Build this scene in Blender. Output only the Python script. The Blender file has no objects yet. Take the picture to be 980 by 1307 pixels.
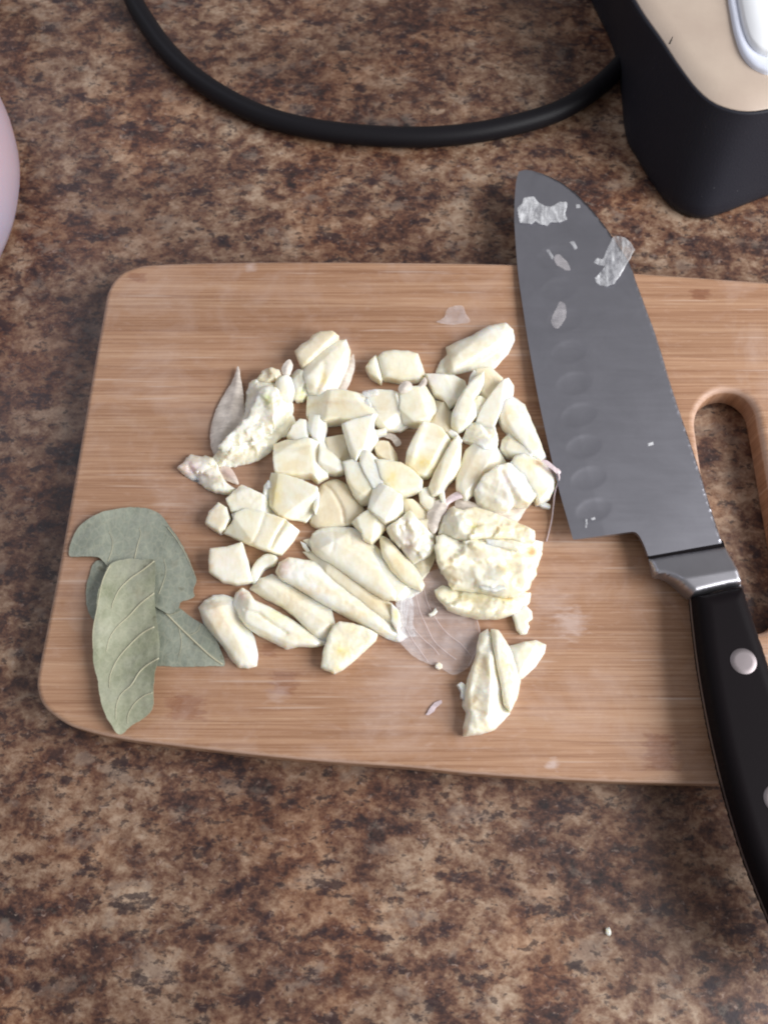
import bpy, bmesh, math, random
import numpy as np
from mathutils import Vector, Matrix, noise
from mathutils.geometry import delaunay_2d_cdt

random.seed(7)
rng = np.random.default_rng(7)
S = bpy.context.scene
C = S.collection

# ------------------------------------------------------------------ camera
F_PX, CX, CY = 1190.0, 490.0, 653.5          # focal length / centre of the 980x1307 photograph
PITCH, DIST = math.radians(20.0), 0.46
cam_d = bpy.data.cameras.new('camera'); cam = bpy.data.objects.new('camera', cam_d); C.objects.link(cam)
cam.location = (0, -DIST * math.sin(PITCH), DIST * math.cos(PITCH))
cam.rotation_euler = (PITCH, 0, 0)
cam_d.sensor_fit = 'VERTICAL'; cam_d.sensor_height = 24; cam_d.lens = 24 * F_PX / 1307
cam_d.clip_start = 0.01; cam_d.clip_end = 50
cam_d.dof.use_dof = True; cam_d.dof.focus_distance = 0.44; cam_d.dof.aperture_fstop = 7.0
S.camera = cam

# ------------------------------------------------------------------ world + lamps (a kitchen lit by a window on the right)
w = bpy.data.worlds.new('World'); S.world = w; w.use_nodes = True
w.node_tree.nodes['Background'].inputs[0].default_value = (0.82, 0.81, 0.83, 1)
w.node_tree.nodes['Background'].inputs[1].default_value = 0.36
def area(name, loc, tgt, sx, sy, power, col):
    l = bpy.data.lights.new(name, 'AREA'); l.shape = 'RECTANGLE'; l.size = sx; l.size_y = sy
    l.energy = power; l.color = col
    o = bpy.data.objects.new(name, l); C.objects.link(o); o.location = loc
    o.rotation_euler = (Vector(tgt) - Vector(loc)).to_track_quat('-Z', 'Y').to_euler()
    return o
area('window_light', (1.15, -0.26, 0.80), (0, -0.02, 0), 1.1, 0.8, 35, (0.98, 0.985, 1.0))
area('sheen_fill_light', (-1.1, 1.0, 1.5), (-0.1, 0.1, 0), 0.9, 0.9, 5, (0.80, 0.84, 1.0))  # unseen weak fill, added to give the counter a bluish sheen
S.view_settings.view_transform = 'Standard'; S.view_settings.look = 'None'
S.view_settings.exposure = -0.03; S.view_settings.gamma = 1.0
S.render.engine = 'CYCLES'
S.cycles.pixel_filter_type = 'BLACKMAN_HARRIS'; S.cycles.filter_width = 2.0
S.render.resolution_x, S.render.resolution_y = 767, 1024

# ------------------------------------------------------------------ geometry helpers
_R = Matrix.Rotation(PITCH, 3, 'X'); RX = np.array(_R); CAM = np.array(cam.location)
def rays(px, py):
    px = np.asarray(px, float); py = np.asarray(py, float)
    d = np.stack([(px - CX) / F_PX, -(py - CY) / F_PX, -np.ones_like(px)], -1)
    return d @ RX.T
def P(px, py, z):
    """photograph position + height above the counter (m) -> world point"""
    d = rays(px, py); t = (np.asarray(z, float) - CAM[2]) / d[..., 2]
    return CAM + d * t[..., None]
BT = 0.016                                      # cutting board thickness

def link(name, me, mat=None, parent=None):
    o = bpy.data.objects.new(name, me); C.objects.link(o)
    if mat is not None: me.materials.append(mat)
    if parent is not None: o.parent = parent
    return o
def tag(o, label=None, cat=None, group=None, kind=None):
    if label: o['label'] = label
    if cat: o['category'] = cat
    if group: o['group'] = group
    if kind: o['kind'] = kind
    return o
def mesh(verts, faces, smooth=True, sharp=0):
    me = bpy.data.meshes.new('m'); me.from_pydata([tuple(map(float, v)) for v in verts], [], faces)
    me.validate()
    if smooth: me.polygons.foreach_set('use_smooth', [True] * len(me.polygons))
    me.update()
    if sharp: me.set_sharp_from_angle(angle=math.radians(sharp))
    return me
def empty(name, loc):
    o = bpy.data.objects.new(name, None); C.objects.link(o); o.location = tuple(map(float, loc)); o.empty_display_size = .01
    return o
def adopt(root, children):
    for c in children:
        c.parent = root; c.matrix_parent_inverse = Matrix.Translation(root.location).inverted()

def catmull(pts, n=6, closed=True):
    pts = np.asarray(pts, float); m = len(pts); out = []
    for i in range(m if closed else m - 1):
        if closed: a, b, c, d = pts[i-1], pts[i], pts[(i+1) % m], pts[(i+2) % m]
        else: a, b, c, d = pts[max(i-1, 0)], pts[i], pts[i+1], pts[min(i+2, m-1)]
        for k in range(n):
            t = k / n
            out.append(.5 * ((2*b) + (-a + c)*t + (2*a - 5*b + 4*c - d)*t*t + (-a + 3*b - 3*c + d)*t**3))
    if not closed: out.append(pts[-1])
    return np.array(out)
def resample(pts, s):
    pts = np.vstack([pts, pts[:1]]); L = np.r_[0, np.cumsum(np.hypot(*np.diff(pts[:, :2], axis=0).T))]
    n = max(8, int(round(L[-1] / s))); t = np.arange(n) * L[-1] / n
    return np.stack([np.interp(t, L, pts[:, k]) for k in range(pts.shape[1])], -1)
def resample_c(pts, s):
    out = []
    for i in range(len(pts)):
        a, b = pts[i], pts[(i+1) % len(pts)]; n = max(1, int(round(np.hypot(*(b-a)) / s)))
        for k in range(n): out.append(a + (b-a)*k/n)
    return np.array(out)
def inside(p, poly):
    x, y = p[:, 0], p[:, 1]; r = np.zeros(len(p), bool); j = len(poly) - 1
    for i in range(len(poly)):
        xi, yi = poly[i]; xj, yj = poly[j]
        if yi != yj:
            c = ((yi > y) != (yj > y)) & (x < (xj - xi) * (y - yi) / (yj - yi) + xi); r ^= c
        j = i
    return r
def seg_dist(p, pts, closed=True):
    d = np.full(len(p), 1e9); n = len(pts)
    for i in range(n if closed else n - 1):
        a, b = pts[i], pts[(i+1) % n]; ab = b - a; L = (ab**2).sum() + 1e-12
        t = np.clip(((p - a) @ ab) / L, 0, 1); q = a + t[:, None] * ab
        d = np.minimum(d, np.hypot(*(p - q).T))
    return d
def flat_tris(ol, s):
    """triangulate the inside of a closed outline with points about s apart; boundary points come first"""
    n = len(ol); lo, hi = ol.min(0), ol.max(0)
    gx, gy = np.meshgrid(np.arange(lo[0], hi[0], s), np.arange(lo[1], hi[1], s * .87))
    gx = gx + (np.arange(gx.shape[0]) % 2)[:, None] * s / 2
    g = np.stack([gx.ravel(), gy.ravel()], -1); g += rng.uniform(-.12, .12, g.shape) * s
    g = g[inside(g, ol)]
    if len(g): g = g[seg_dist(g, ol) > .55 * s]
    pts = np.vstack([ol, g])
    vs, es, fs, *_ = delaunay_2d_cdt([Vector(p) for p in pts.tolist()], [], [list(range(n))], 1, 1e-6)
    vs = np.array([tuple(v) for v in vs])
    fs = [list(f) for f in fs]
    for f in fs:
        a, b, c = vs[f[0]], vs[f[1]], vs[f[2]]
        if (b[0]-a[0])*(c[1]-a[1]) - (b[1]-a[1])*(c[0]-a[0]) > 0: f.reverse()    # y runs down in the photo: up-facing
    return vs, fs
def grow(p, a):
    t = np.roll(p, -1, 0) - np.roll(p, 1, 0); t /= np.linalg.norm(t, axis=1)[:, None] + 1e-9
    x, y = p.T; sg = 1 if (x*np.roll(y, -1) - y*np.roll(x, -1)).sum() > 0 else -1
    return p + np.stack([t[:, 1], -t[:, 0]], -1) * sg * a
def border(fs):
    e = {}
    for f in fs:
        for k in range(len(f)):
            a, b = f[k], f[(k+1) % len(f)]
            if (b, a) in e: del e[(b, a)]
            else: e[(a, b)] = 1
    nxt = {a: b for a, b in e}
    s = next(iter(nxt)); loop = [s]; c = nxt[s]
    while c != s and len(loop) < 99999: loop.append(c); c = nxt[c]
    return loop
def smooth(V, fs, it, fixed=None, lam=.5):
    E = np.array([(f[k], f[(k+1) % len(f)]) for f in fs if len(f) < 9 for k in range(len(f))])
    E = np.vstack([E, E[:, ::-1]]); E = np.unique(E, axis=0)
    deg = np.bincount(E[:, 0], minlength=len(V)).astype(float); deg[deg == 0] = 1
    for _ in range(it):
        acc = np.zeros_like(V); np.add.at(acc, E[:, 0], V[E[:, 1]])
        N = V + lam * (acc / deg[:, None] - V)
        if fixed is not None: N[fixed] = V[fixed]
        V = N
    return V
def set_tint(me, col):
    a = me.color_attributes.new('tint', 'FLOAT_COLOR', 'POINT')
    a.data.foreach_set('color', np.hstack([col, np.ones((len(col), 1))]).astype(np.float32).ravel())
def vnoise(V, sc, seed=0):
    return np.array([noise.fractal(Vector((v[0]*sc+seed, v[1]*sc, v[2]*sc)), .6, 2.2, 3) for v in V])

# ------------------------------------------------------------------ materials
def M(name, rough=.5, col=(.5, .5, .5), **kw):
    m = bpy.data.materials.new(name); m.use_nodes = True; nt = m.node_tree; b = nt.nodes['Principled BSDF']
    b.inputs['Base Color'].default_value = (*col, 1); b.inputs['Roughness'].default_value = rough
    for k, v in kw.items(): b.inputs[k.replace('_', ' ')].default_value = v
    return m, nt, b
def N(nt, t, **kw):
    n = nt.nodes.new(t)
    for k, v in kw.items():
        if k.startswith('i_'): n.inputs[k[2:].replace('_', ' ')].default_value = v
        else: setattr(n, k, v)
    return n
def ramp(nt, fac, stops):
    r = N(nt, 'ShaderNodeValToRGB'); cr = r.color_ramp
    while len(cr.elements) < len(stops): cr.elements.new(.5)
    for e, (p, c) in zip(cr.elements, stops): e.position = p; e.color = (*c, 1) if len(c) == 3 else c
    nt.links.new(fac, r.inputs[0]); return r.outputs[0]
def mixc(nt, fac, a, b, blend='MIX'):
    m = N(nt, 'ShaderNodeMix', data_type='RGBA', blend_type=blend)
    for i, v in ((0, fac), (6, a), (7, b)):
        if hasattr(v, 'is_output'): nt.links.new(v, m.inputs[i])
        elif i == 0: m.inputs[0].default_value = v
        else: m.inputs[i].default_value = (*v, 1)
    return m.outputs[2]
def math_n(nt, op, a, b=0.0):
    m = N(nt, 'ShaderNodeMath', operation=op)
    for i, v in ((0, a), (1, b)):
        if hasattr(v, 'is_output'): nt.links.new(v, m.inputs[i])
        else: m.inputs[i].default_value = v
    return m.outputs[0]
def coords(nt, scale=(1, 1, 1), rot=0, loc=(0, 0, 0)):
    tc = N(nt, 'ShaderNodeTexCoord'); mp = N(nt, 'ShaderNodeMapping')
    mp.inputs['Scale'].default_value = scale; mp.inputs['Rotation'].default_value = (0, 0, rot); mp.inputs['Location'].default_value = loc
    nt.links.new(tc.outputs['Object'], mp.inputs[0]); return mp.outputs[0]
def nz(nt, vec, scale, detail=4, rough=.6, dist=0, out=0):
    n = N(nt, 'ShaderNodeTexNoise'); n.inputs['Scale'].default_value = scale; n.inputs['Detail'].default_value = detail
    n.inputs['Roughness'].default_value = rough; n.inputs['Distortion'].default_value = dist
    nt.links.new(vec, n.inputs['Vector']); return n.outputs[out]
def bump(nt, b, h, strength, dist):
    n = N(nt, 'ShaderNodeBump'); n.inputs['Strength'].default_value = strength; n.inputs['Distance'].default_value = dist
    nt.links.new(h, n.inputs['Height']); nt.links.new(n.outputs[0], b.inputs['Normal'])

# stone-look laminate
def counter_mat():
    m, nt, b = M('speckled_laminate', .38)
    v = coords(nt, (.92, 1.04, 1), math.radians(-10)); v2 = coords(nt, (.85, 1.1, 1), math.radians(18), (3, 1, 0))
    big = nz(nt, v, 20, 3, .55, .2); mid = nz(nt, v2, 50, 5, .66, .25); sm_ = nz(nt, v, 140, 4, .68, .3); fine = nz(nt, v2, 480, 3, .65, .2)
    s = math_n(nt, 'MULTIPLY', big, .22)
    for q, k in ((mid, .42), (sm_, .34), (fine, .14)): s = math_n(nt, 'ADD', s, math_n(nt, 'MULTIPLY', q, k))
    base = ramp(nt, s, [(.445, (.024, .015, .015)), (.497, (.072, .034, .026)), (.540, (.145, .070, .044)),
                        (.590, (.255, .158, .102)), (.668, (.44, .325, .235))])
    hue = nz(nt, coords(nt, (1, 1, 1), 0, (7, 2, 0)), 17, 4, .6)
    rust = ramp(nt, hue, [(.48, (0, 0, 0)), (.60, (1, 1, 1))])
    base = mixc(nt, math_n(nt, 'MULTIPLY', rust, .4), base, (1.12, .82, .60), 'MULTIPLY')
    # greyish-violet pale patches and dark purple-black blotches, both ragged
    gp = nz(nt, coords(nt, (.8, 1.2, 1), .2, (4, 8, 0)), 58, 6, .66, .3)
    base = mixc(nt, math_n(nt, 'MULTIPLY', ramp(nt, gp, [(.56, (0, 0, 0)), (.64, (1, 1, 1))]), .42), base, (.30, .245, .20))
    fl = nz(nt, coords(nt, (.75, 1.2, 1), math.radians(-8), (1, 9, 0)), 78, 7, .70, .15)
    base = mixc(nt, math_n(nt, 'MULTIPLY', ramp(nt, fl, [(.555, (0, 0, 0)), (.61, (1, 1, 1))]), .80), base, (.024, .013, .018))
    fl2 = nz(nt, coords(nt, (.8, 1.15, 1), .3, (5, 3, 0)), 190, 4, .65, .2)
    base = mixc(nt, math_n(nt, 'MULTIPLY', ramp(nt, fl2, [(.57, (0, 0, 0)), (.62, (1, 1, 1))]), .7), base, (.030, .016, .017))
    fm = ramp(nt, nz(nt, v2, 330, 3, .6, .6), [(.61, (0, 0, 0)), (.72, (1, 1, 1))])
    base = mixc(nt, math_n(nt, 'MULTIPLY', fm, .45), base, (.48, .36, .30))
    lowf = nz(nt, coords(nt, (.8, 1.1, 1), .1, (2, 6, 0)), 11, 3, .55, .2)
    base = mixc(nt, 1.0, base, ramp(nt, lowf, [(.36, (.60, .54, .52)), (.50, (.84, .80, .78)), (.64, (1.02, 1.0, .98))]), 'MULTIPLY')
    nt.links.new(base, b.inputs['Base Color'])
    nt.links.new(ramp(nt, fine, [(.3, (.36,)*3), (.7, (.50,)*3)]), b.inputs['Roughness'])
    bump(nt, b, nz(nt, v, 900, 2, .5), .12, .0004)
    return m

BROT = math.radians(3.2)
def bamboo_mat():
    m, nt, b = M('bamboo', .5)
    va = coords(nt, (1, 1, 1), BROT)
    def sv(sx, sy, off=(0, 0, 0)): return coords(nt, (sx, sy, 1), BROT, off)
    g1 = nz(nt, sv(2.0, 170), 1.0, 6, .72, .1)            # broad streaks
    g2 = nz(nt, sv(9, 760, (3, 0, 0)), 1.0, 4, .7, .1)     # fine fibres
    g3 = nz(nt, sv(30, 1500, (9, 4, 0)), 1.0, 2, .6)
    tone = nz(nt, sv(5, 30, (2, 2, 0)), 1.0, 3, .5)
    base = ramp(nt, g1, [(.30, (.36, .198, .115)), (.5, (.44, .258, .156)), (.66, (.51, .322, .205))])
    fib = ramp(nt, g2, [(.40, (.62, .53, .46)), (.55, (1, 1, 1))])
    base = mixc(nt, .62, base, fib, 'MULTIPLY')
    base = mixc(nt, .5, base, ramp(nt, g3, [(.35, (.78, .70, .66)), (.6, (1.0, 1.0, 1.0))]), 'MULTIPLY')
    base = mixc(nt, .5, base, ramp(nt, tone, [(.35, (.86, .78, .72)), (.65, (1.08, 1.08, 1.08))]), 'MULTIPLY')
    # a few dark stalk nodes, each within one strip
    sep = N(nt, 'ShaderNodeSeparateXYZ'); nt.links.new(va, sep.inputs[0])
    yy = math_n(nt, 'DIVIDE', sep.outputs[1], .0215); wn = N(nt, 'ShaderNodeTexWhiteNoise', noise_dimensions='1D')
    fl_ = math_n(nt, 'FLOOR', yy); nt.links.new(fl_, wn.inputs['W'])
    base = mixc(nt, 1.0, base, ramp(nt, wn.outputs[0], [(0, (.93, .91, .89)), (1, (1.05, 1.05, 1.05))]), 'MULTIPLY')
    fr_ = math_n(nt, 'ABSOLUTE', math_n(nt, 'SUBTRACT', math_n(nt, 'SUBTRACT', yy, fl_), .5))
    base = mixc(nt, math_n(nt, 'MULTIPLY', ramp(nt, fr_, [(.478, (0, 0, 0)), (.492, (1, 1, 1))]), .30), base, (.26, .13, .075))
    dist_n = nz(nt, sv(160, 500, (5, 5, 0)), 1.0, 3, .6)
    cr, sr = math.cos(BROT), math.sin(BROT)
    for (px, py, hw, hh, k) in [(893, 376, 11, 8, .55), (238, 903, 18, 13, .5), (362, 872, 14, 12, .45), (343, 830, 8, 7, .35),
                            (843, 960, 16, 18, .55), (175, 354, 10, 7, .45), (560, 1000, 6, 6, .2)]:
        q = P(px, py, BT); x = q[0]*cr - q[1]*sr; y = q[0]*sr + q[1]*cr
        s = .00040
        dx = math_n(nt, 'ABSOLUTE', math_n(nt, 'SUBTRACT', sep.outputs[0], float(x)))
        dy = math_n(nt, 'ABSOLUTE', math_n(nt, 'SUBTRACT', sep.outputs[1], float(y)))
        ex = math_n(nt, 'DIVIDE', dx, hw*s*1.3); ey = math_n(nt, 'DIVIDE', dy, hh*s*1.1)
        d = math_n(nt, 'MAXIMUM', ex, math_n(nt, 'POWER', ey, 3.0))
        d = math_n(nt, 'ADD', d, math_n(nt, 'MULTIPLY', math_n(nt, 'SUBTRACT', dist_n, .5), 2.2))
        f = ramp(nt, d, [(.55, (1, 1, 1)), (1.0, (0, 0, 0))])
        base = mixc(nt, math_n(nt, 'MULTIPLY', f, k*1.25), base, (.58, .40, .33), 'MULTIPLY')
    for (px, py, r, k) in [(728, 795, 22, .45), (706, 976, 9, .6), (700, 770, 26, .22), (355, 885, 16, .3), (520, 870, 60, .16), (320, 341, 10, .5), (640, 900, 40, .14), (230, 640, 40, .12)]:
        q = P(px, py, BT); sub = N(nt, 'ShaderNodeVectorMath', operation='DISTANCE'); nt.links.new(coords(nt), sub.inputs[0]); sub.inputs[1].default_value = tuple(map(float, q))
        d = math_n(nt, 'ADD', math_n(nt, 'DIVIDE', sub.outputs['Value'], r*.00039), math_n(nt, 'MULTIPLY', math_n(nt, 'SUBTRACT', dist_n, .5), 2.0))
        base = mixc(nt, math_n(nt, 'MULTIPLY', ramp(nt, d, [(.2, (1, 1, 1)), (1.0, (0, 0, 0))]), k), base, (.60, .48, .44))
    # dried juice and knife scuffs: pale irregular film
    film = ramp(nt, nz(nt, va, 34, 5, .65, .4), [(.48, (0, 0, 0)), (.72, (1, 1, 1))])
    base = mixc(nt, math_n(nt, 'MULTIPLY', film, .30), base, (.56, .42, .36))
    for rot, off in ((.85, 1), (-.35, 5), (1.3, 9)):
        sc = coords(nt, (14, 420, 1), rot, (off, off, 0))
        l = ramp(nt, nz(nt, sc, 1.0, 1, .4), [(.70, (0, 0, 0)), (.74, (1, 1, 1))])
        base = mixc(nt, math_n(nt, 'MULTIPLY', l, .30), base, (.64, .50, .42))
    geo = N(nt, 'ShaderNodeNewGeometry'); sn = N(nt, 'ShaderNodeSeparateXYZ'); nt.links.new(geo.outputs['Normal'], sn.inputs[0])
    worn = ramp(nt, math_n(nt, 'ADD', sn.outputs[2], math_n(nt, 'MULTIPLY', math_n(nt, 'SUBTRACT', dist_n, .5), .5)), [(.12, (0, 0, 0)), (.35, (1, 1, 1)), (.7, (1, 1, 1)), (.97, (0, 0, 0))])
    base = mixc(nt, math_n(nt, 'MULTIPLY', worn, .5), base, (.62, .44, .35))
    nt.links.new(base, b.inputs['Base Color'])
    nt.links.new(ramp(nt, film, [(0, (.50,)*3), (1, (.62,)*3)]), b.inputs['Roughness'])
    bump(nt, b, g2, .25, .0003)
    return m

def garlic_mat(name, c1, c2, c3, rough=.40, sss=.75, sc=1.0):
    m, nt, b = M(name, rough)
    v = coords(nt)
    n1 = nz(nt, v, 110 * sc, 4, .6, .3)
    base = ramp(nt, n1, [(.32, c1), (.5, c2), (.68, c3)])
    n2 = nz(nt, coords(nt, (1, .35, 1), .7), 700, 3, .6)
    base = mixc(nt, .35, base, ramp(nt, n2, [(.35, (.90, .86, .76)), (.6, (1, 1, 1))]), 'MULTIPLY')
    at = N(nt, 'ShaderNodeAttribute', attribute_name='tint')
    base = mixc(nt, 1.0, base, at.outputs['Color'], 'MULTIPLY')
    nt.links.new(base, b.inputs['Base Color'])
    b.inputs['Subsurface Weight'].default_value = sss
    b.inputs['Subsurface Radius'].default_value = (1.0, .80, .50); b.inputs['Subsurface Scale'].default_value = .0045
    nt.links.new(ramp(nt, nz(nt, v, 260, 3, .5), [(.35, (rough*.75,)*3), (.65, (rough*1.5,)*3)]), b.inputs['Roughness'])
    bump(nt, b, nz(nt, coords(nt, (1, .5, 1), .7), 380, 4, .6), .07, .0003)
    b.inputs['Coat Weight'].default_value = .45; b.inputs['Coat Roughness'].default_value = .2
    return m
def skin_mat(name, col, alpha, trans=.25, vein=True):
    m, nt, b = M(name, .38, col)
    v = coords(nt)
    st = nz(nt, coords(nt, (1, 5, 1), .9), 160, 4, .6, .3)
    base = ramp(nt, st, [(.35, tuple(c*.82 for c in col)), (.65, col)])
    at = N(nt, 'ShaderNodeAttribute', attribute_name='tint')
    base = mixc(nt, 1.0, base, at.outputs['Color'], 'MULTIPLY')
    nt.links.new(base, b.inputs['Base Color'])
    a = ramp(nt, nz(nt, v, 110, 5, .65), [(.36, (alpha*.55,)*3), (.66, (min(1, alpha*1.4),)*3)])
    lw = N(nt, 'ShaderNodeLayerWeight'); lw.inputs[0].default_value = .35
    a = math_n(nt, 'MINIMUM', math_n(nt, 'ADD', a, math_n(nt, 'MULTIPLY', lw.outputs[1], .5*alpha)), 1.0)
    nt.links.new(a, b.inputs['Alpha'])
    bump(nt, b, st, .25, .0003)
    return m
def leaf_mat(name, a, bb, c):
    m, nt, b = M(name, .42)
    v = coords(nt)
    base = ramp(nt, nz(nt, v, 55, 5, .6, .3), [(.33, a), (.5, bb), (.68, c)])
    cell = ramp(nt, nz(nt, v, 900, 3, .6), [(.35, (.88, .88, .86)), (.6, (1.04, 1.04, 1.04))])
    base = mixc(nt, .7, base, cell, 'MULTIPLY')
    vo = N(nt, 'ShaderNodeTexVoronoi', feature='DISTANCE_TO_EDGE'); vo.inputs['Scale'].default_value = 330; nt.links.new(coords(nt, (1, .6, 1), .7), vo.inputs['Vector'])
    base = mixc(nt, math_n(nt, 'MULTIPLY', ramp(nt, vo.outputs[0], [(.0, (1, 1, 1)), (.10, (0, 0, 0))]), .22), base, (.50, .47, .34))
    bp = ramp(nt, nz(nt, v, 42, 4, .65, .4), [(.60, (0, 0, 0)), (.70, (1, 1, 1))])
    base = mixc(nt, math_n(nt, 'MULTIPLY', bp, .30), base, (.27, .20, .12))
    sp = ramp(nt, nz(nt, v, 150, 3, .6), [(.66, (0, 0, 0)), (.74, (1, 1, 1))])
    base = mixc(nt, math_n(nt, 'MULTIPLY', sp, .55), base, (.12, .11, .06))
    nt.links.new(base, b.inputs['Base Color'])
    bump(nt, b, nz(nt, v, 500, 4, .6), .25, .0004)
    return m
MAT = {}
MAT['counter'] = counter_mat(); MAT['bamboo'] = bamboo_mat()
MAT['cream'] = garlic_mat('garlic_cream', (.84, .75, .53), (.88, .83, .66), (.91, .88, .75))
MAT['white'] = garlic_mat('garlic_white', (.88, .82, .64), (.91, .88, .76), (.93, .92, .87), .30)
MAT['ivory'] = garlic_mat('garlic_ivory', (.84, .77, .59), (.88, .84, .71), (.91, .89, .80), .38)
MAT['tan'] = garlic_mat('garlic_tan', (.76, .65, .45), (.82, .73, .55), (.86, .79, .63), .42)
MAT['skin'] = skin_mat('garlic_skin_dry', (.90, .80, .70), .97)
MAT['pinkskin'] = skin_mat('garlic_skin_pink', (.82, .68, .70), .93)
MAT['clear'] = skin_mat('garlic_skin_clear', (.94, .88, .88), .15)
MAT['film'] = skin_mat('garlic_film_white', (.92, .92, .93), .25)
_nt = MAT['film'].node_tree; _b = _nt.nodes['Principled BSDF']
_al = ramp(_nt, nz(_nt, coords(_nt, (1.0, .22, 1), -.5), 330, 4, .6, .8), [(.36, (.10,)*3), (.52, (.30,)*3), (.68, (.68,)*3)]); _nt.links.new(_al, _b.inputs['Alpha'])
MAT['leaf_grey'] = leaf_mat('bay_leaf_grey', (.215, .235, .185), (.275, .295, .235), (.32, .335, .27))
MAT['leaf_olive'] = leaf_mat('bay_leaf_olive', (.27, .285, .185), (.34, .35, .245), (.39, .395, .295))
m, nt, b = M('leaf_vein', .5, (.47, .44, .31)); MAT['vein'] = m
m, nt, b = M('skin_vein', .4, (.80, .68, .66)); b.inputs['Alpha'].default_value = .5; MAT['skinvein'] = m
def steel(name, col, rough, rot, sc=(8, 900, 1)):
    m, nt, b = M(name, rough, col, Metallic=1.0)
    g = nz(nt, coords(nt, sc, rot), 1.0, 3, .6)
    nt.links.new(ramp(nt, g, [(.3, (rough*.97,)*3), (.7, (rough*1.03,)*3)]), b.inputs['Roughness'])
    sm = nz(nt, coords(nt), 45, 5, .65, .5)
    nt.links.new(ramp(nt, sm, [(.3, tuple(c*.86 for c in col)), (.7, col)]), b.inputs['Base Color'])
    bump(nt, b, g, .03, .0002); return m
MAT['blade'] = steel('blade_steel', (.45, .445, .49), .36, .25, (30, 400, 1))
MAT['bolster'] = steel('bolster_steel', (.45, .44, .47), .40, .25)
MAT['rivet'] = steel('rivet_steel', (.27, .235, .24), .5, .1, (200, 200, 1))
m, nt, b = M('black_handle', .5, (.008, .006, .007), Specular_IOR_Level=.06); bump(nt, b, nz(nt, coords(nt), 1200, 2, .5), .15, .0002); MAT['handle'] = m
m, nt, b = M('black_cord', .5, (.008, .007, .009), Specular_IOR_Level=.2); bump(nt, b, nz(nt, coords(nt), 900, 2, .5), .2, .0003); MAT['cord'] = m
m, nt, b = M('black_plastic', .6, (.016, .016, .024), Specular_IOR_Level=.3)
vo = N(nt, 'ShaderNodeTexNoise', i_Scale=900); nt.links.new(coords(nt), vo.inputs['Vector'])
dust = ramp(nt, nz(nt, coords(nt), 420, 1, .5), [(.78, (.012, .012, .019)), (.82, (.07, .07, .08))]); nt.links.new(dust, b.inputs['Base Color'])
bump(nt, b, vo.outputs[0], .25, .0004); MAT['plastic'] = m
m, nt, b = M('beige_panel', .42, (.50, .40, .32))
nt.links.new(ramp(nt, nz(nt, coords(nt), 30, 5, .6), [(.3, (.46, .36, .29)), (.7, (.53, .43, .345))]), b.inputs['Base Color'])
bump(nt, b, nz(nt, coords(nt), 900, 2, .5), .1, .0003); MAT['beige'] = m
m, nt, b = M('pale_blue_rim', .35, (.74, .77, .88)); bump(nt, b, nz(nt, coords(nt), 60, 2, .5), .1, .0005); MAT['bluerim'] = m
m, nt, b = M('white_enamel', .2, (.90, .91, .93)); bump(nt, b, nz(nt, coords(nt), 40, 2, .5), .05, .0005); MAT['enamel'] = m
m, nt, b = M('pale_glaze', .35, (.60, .52, .60), Subsurface_Weight=.1)
nt.links.new(ramp(nt, nz(nt, coords(nt), 12, 3, .5), [(.35, (.46, .32, .34)), (.65, (.40, .34, .42))]), b.inputs['Base Color']); MAT['glaze'] = m

# ------------------------------------------------------------------ setting: the counter
bm = bmesh.new(); bmesh.ops.create_grid(bm, x_segments=8, y_segments=8, size=1.0)
me = bpy.data.meshes.new('m'); bm.to_mesh(me); bm.free()
ct = link('countertop', me, MAT['counter']); tag(ct, kind='structure')
ct['label'] = 'brown speckled stone-look countertop'

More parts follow.
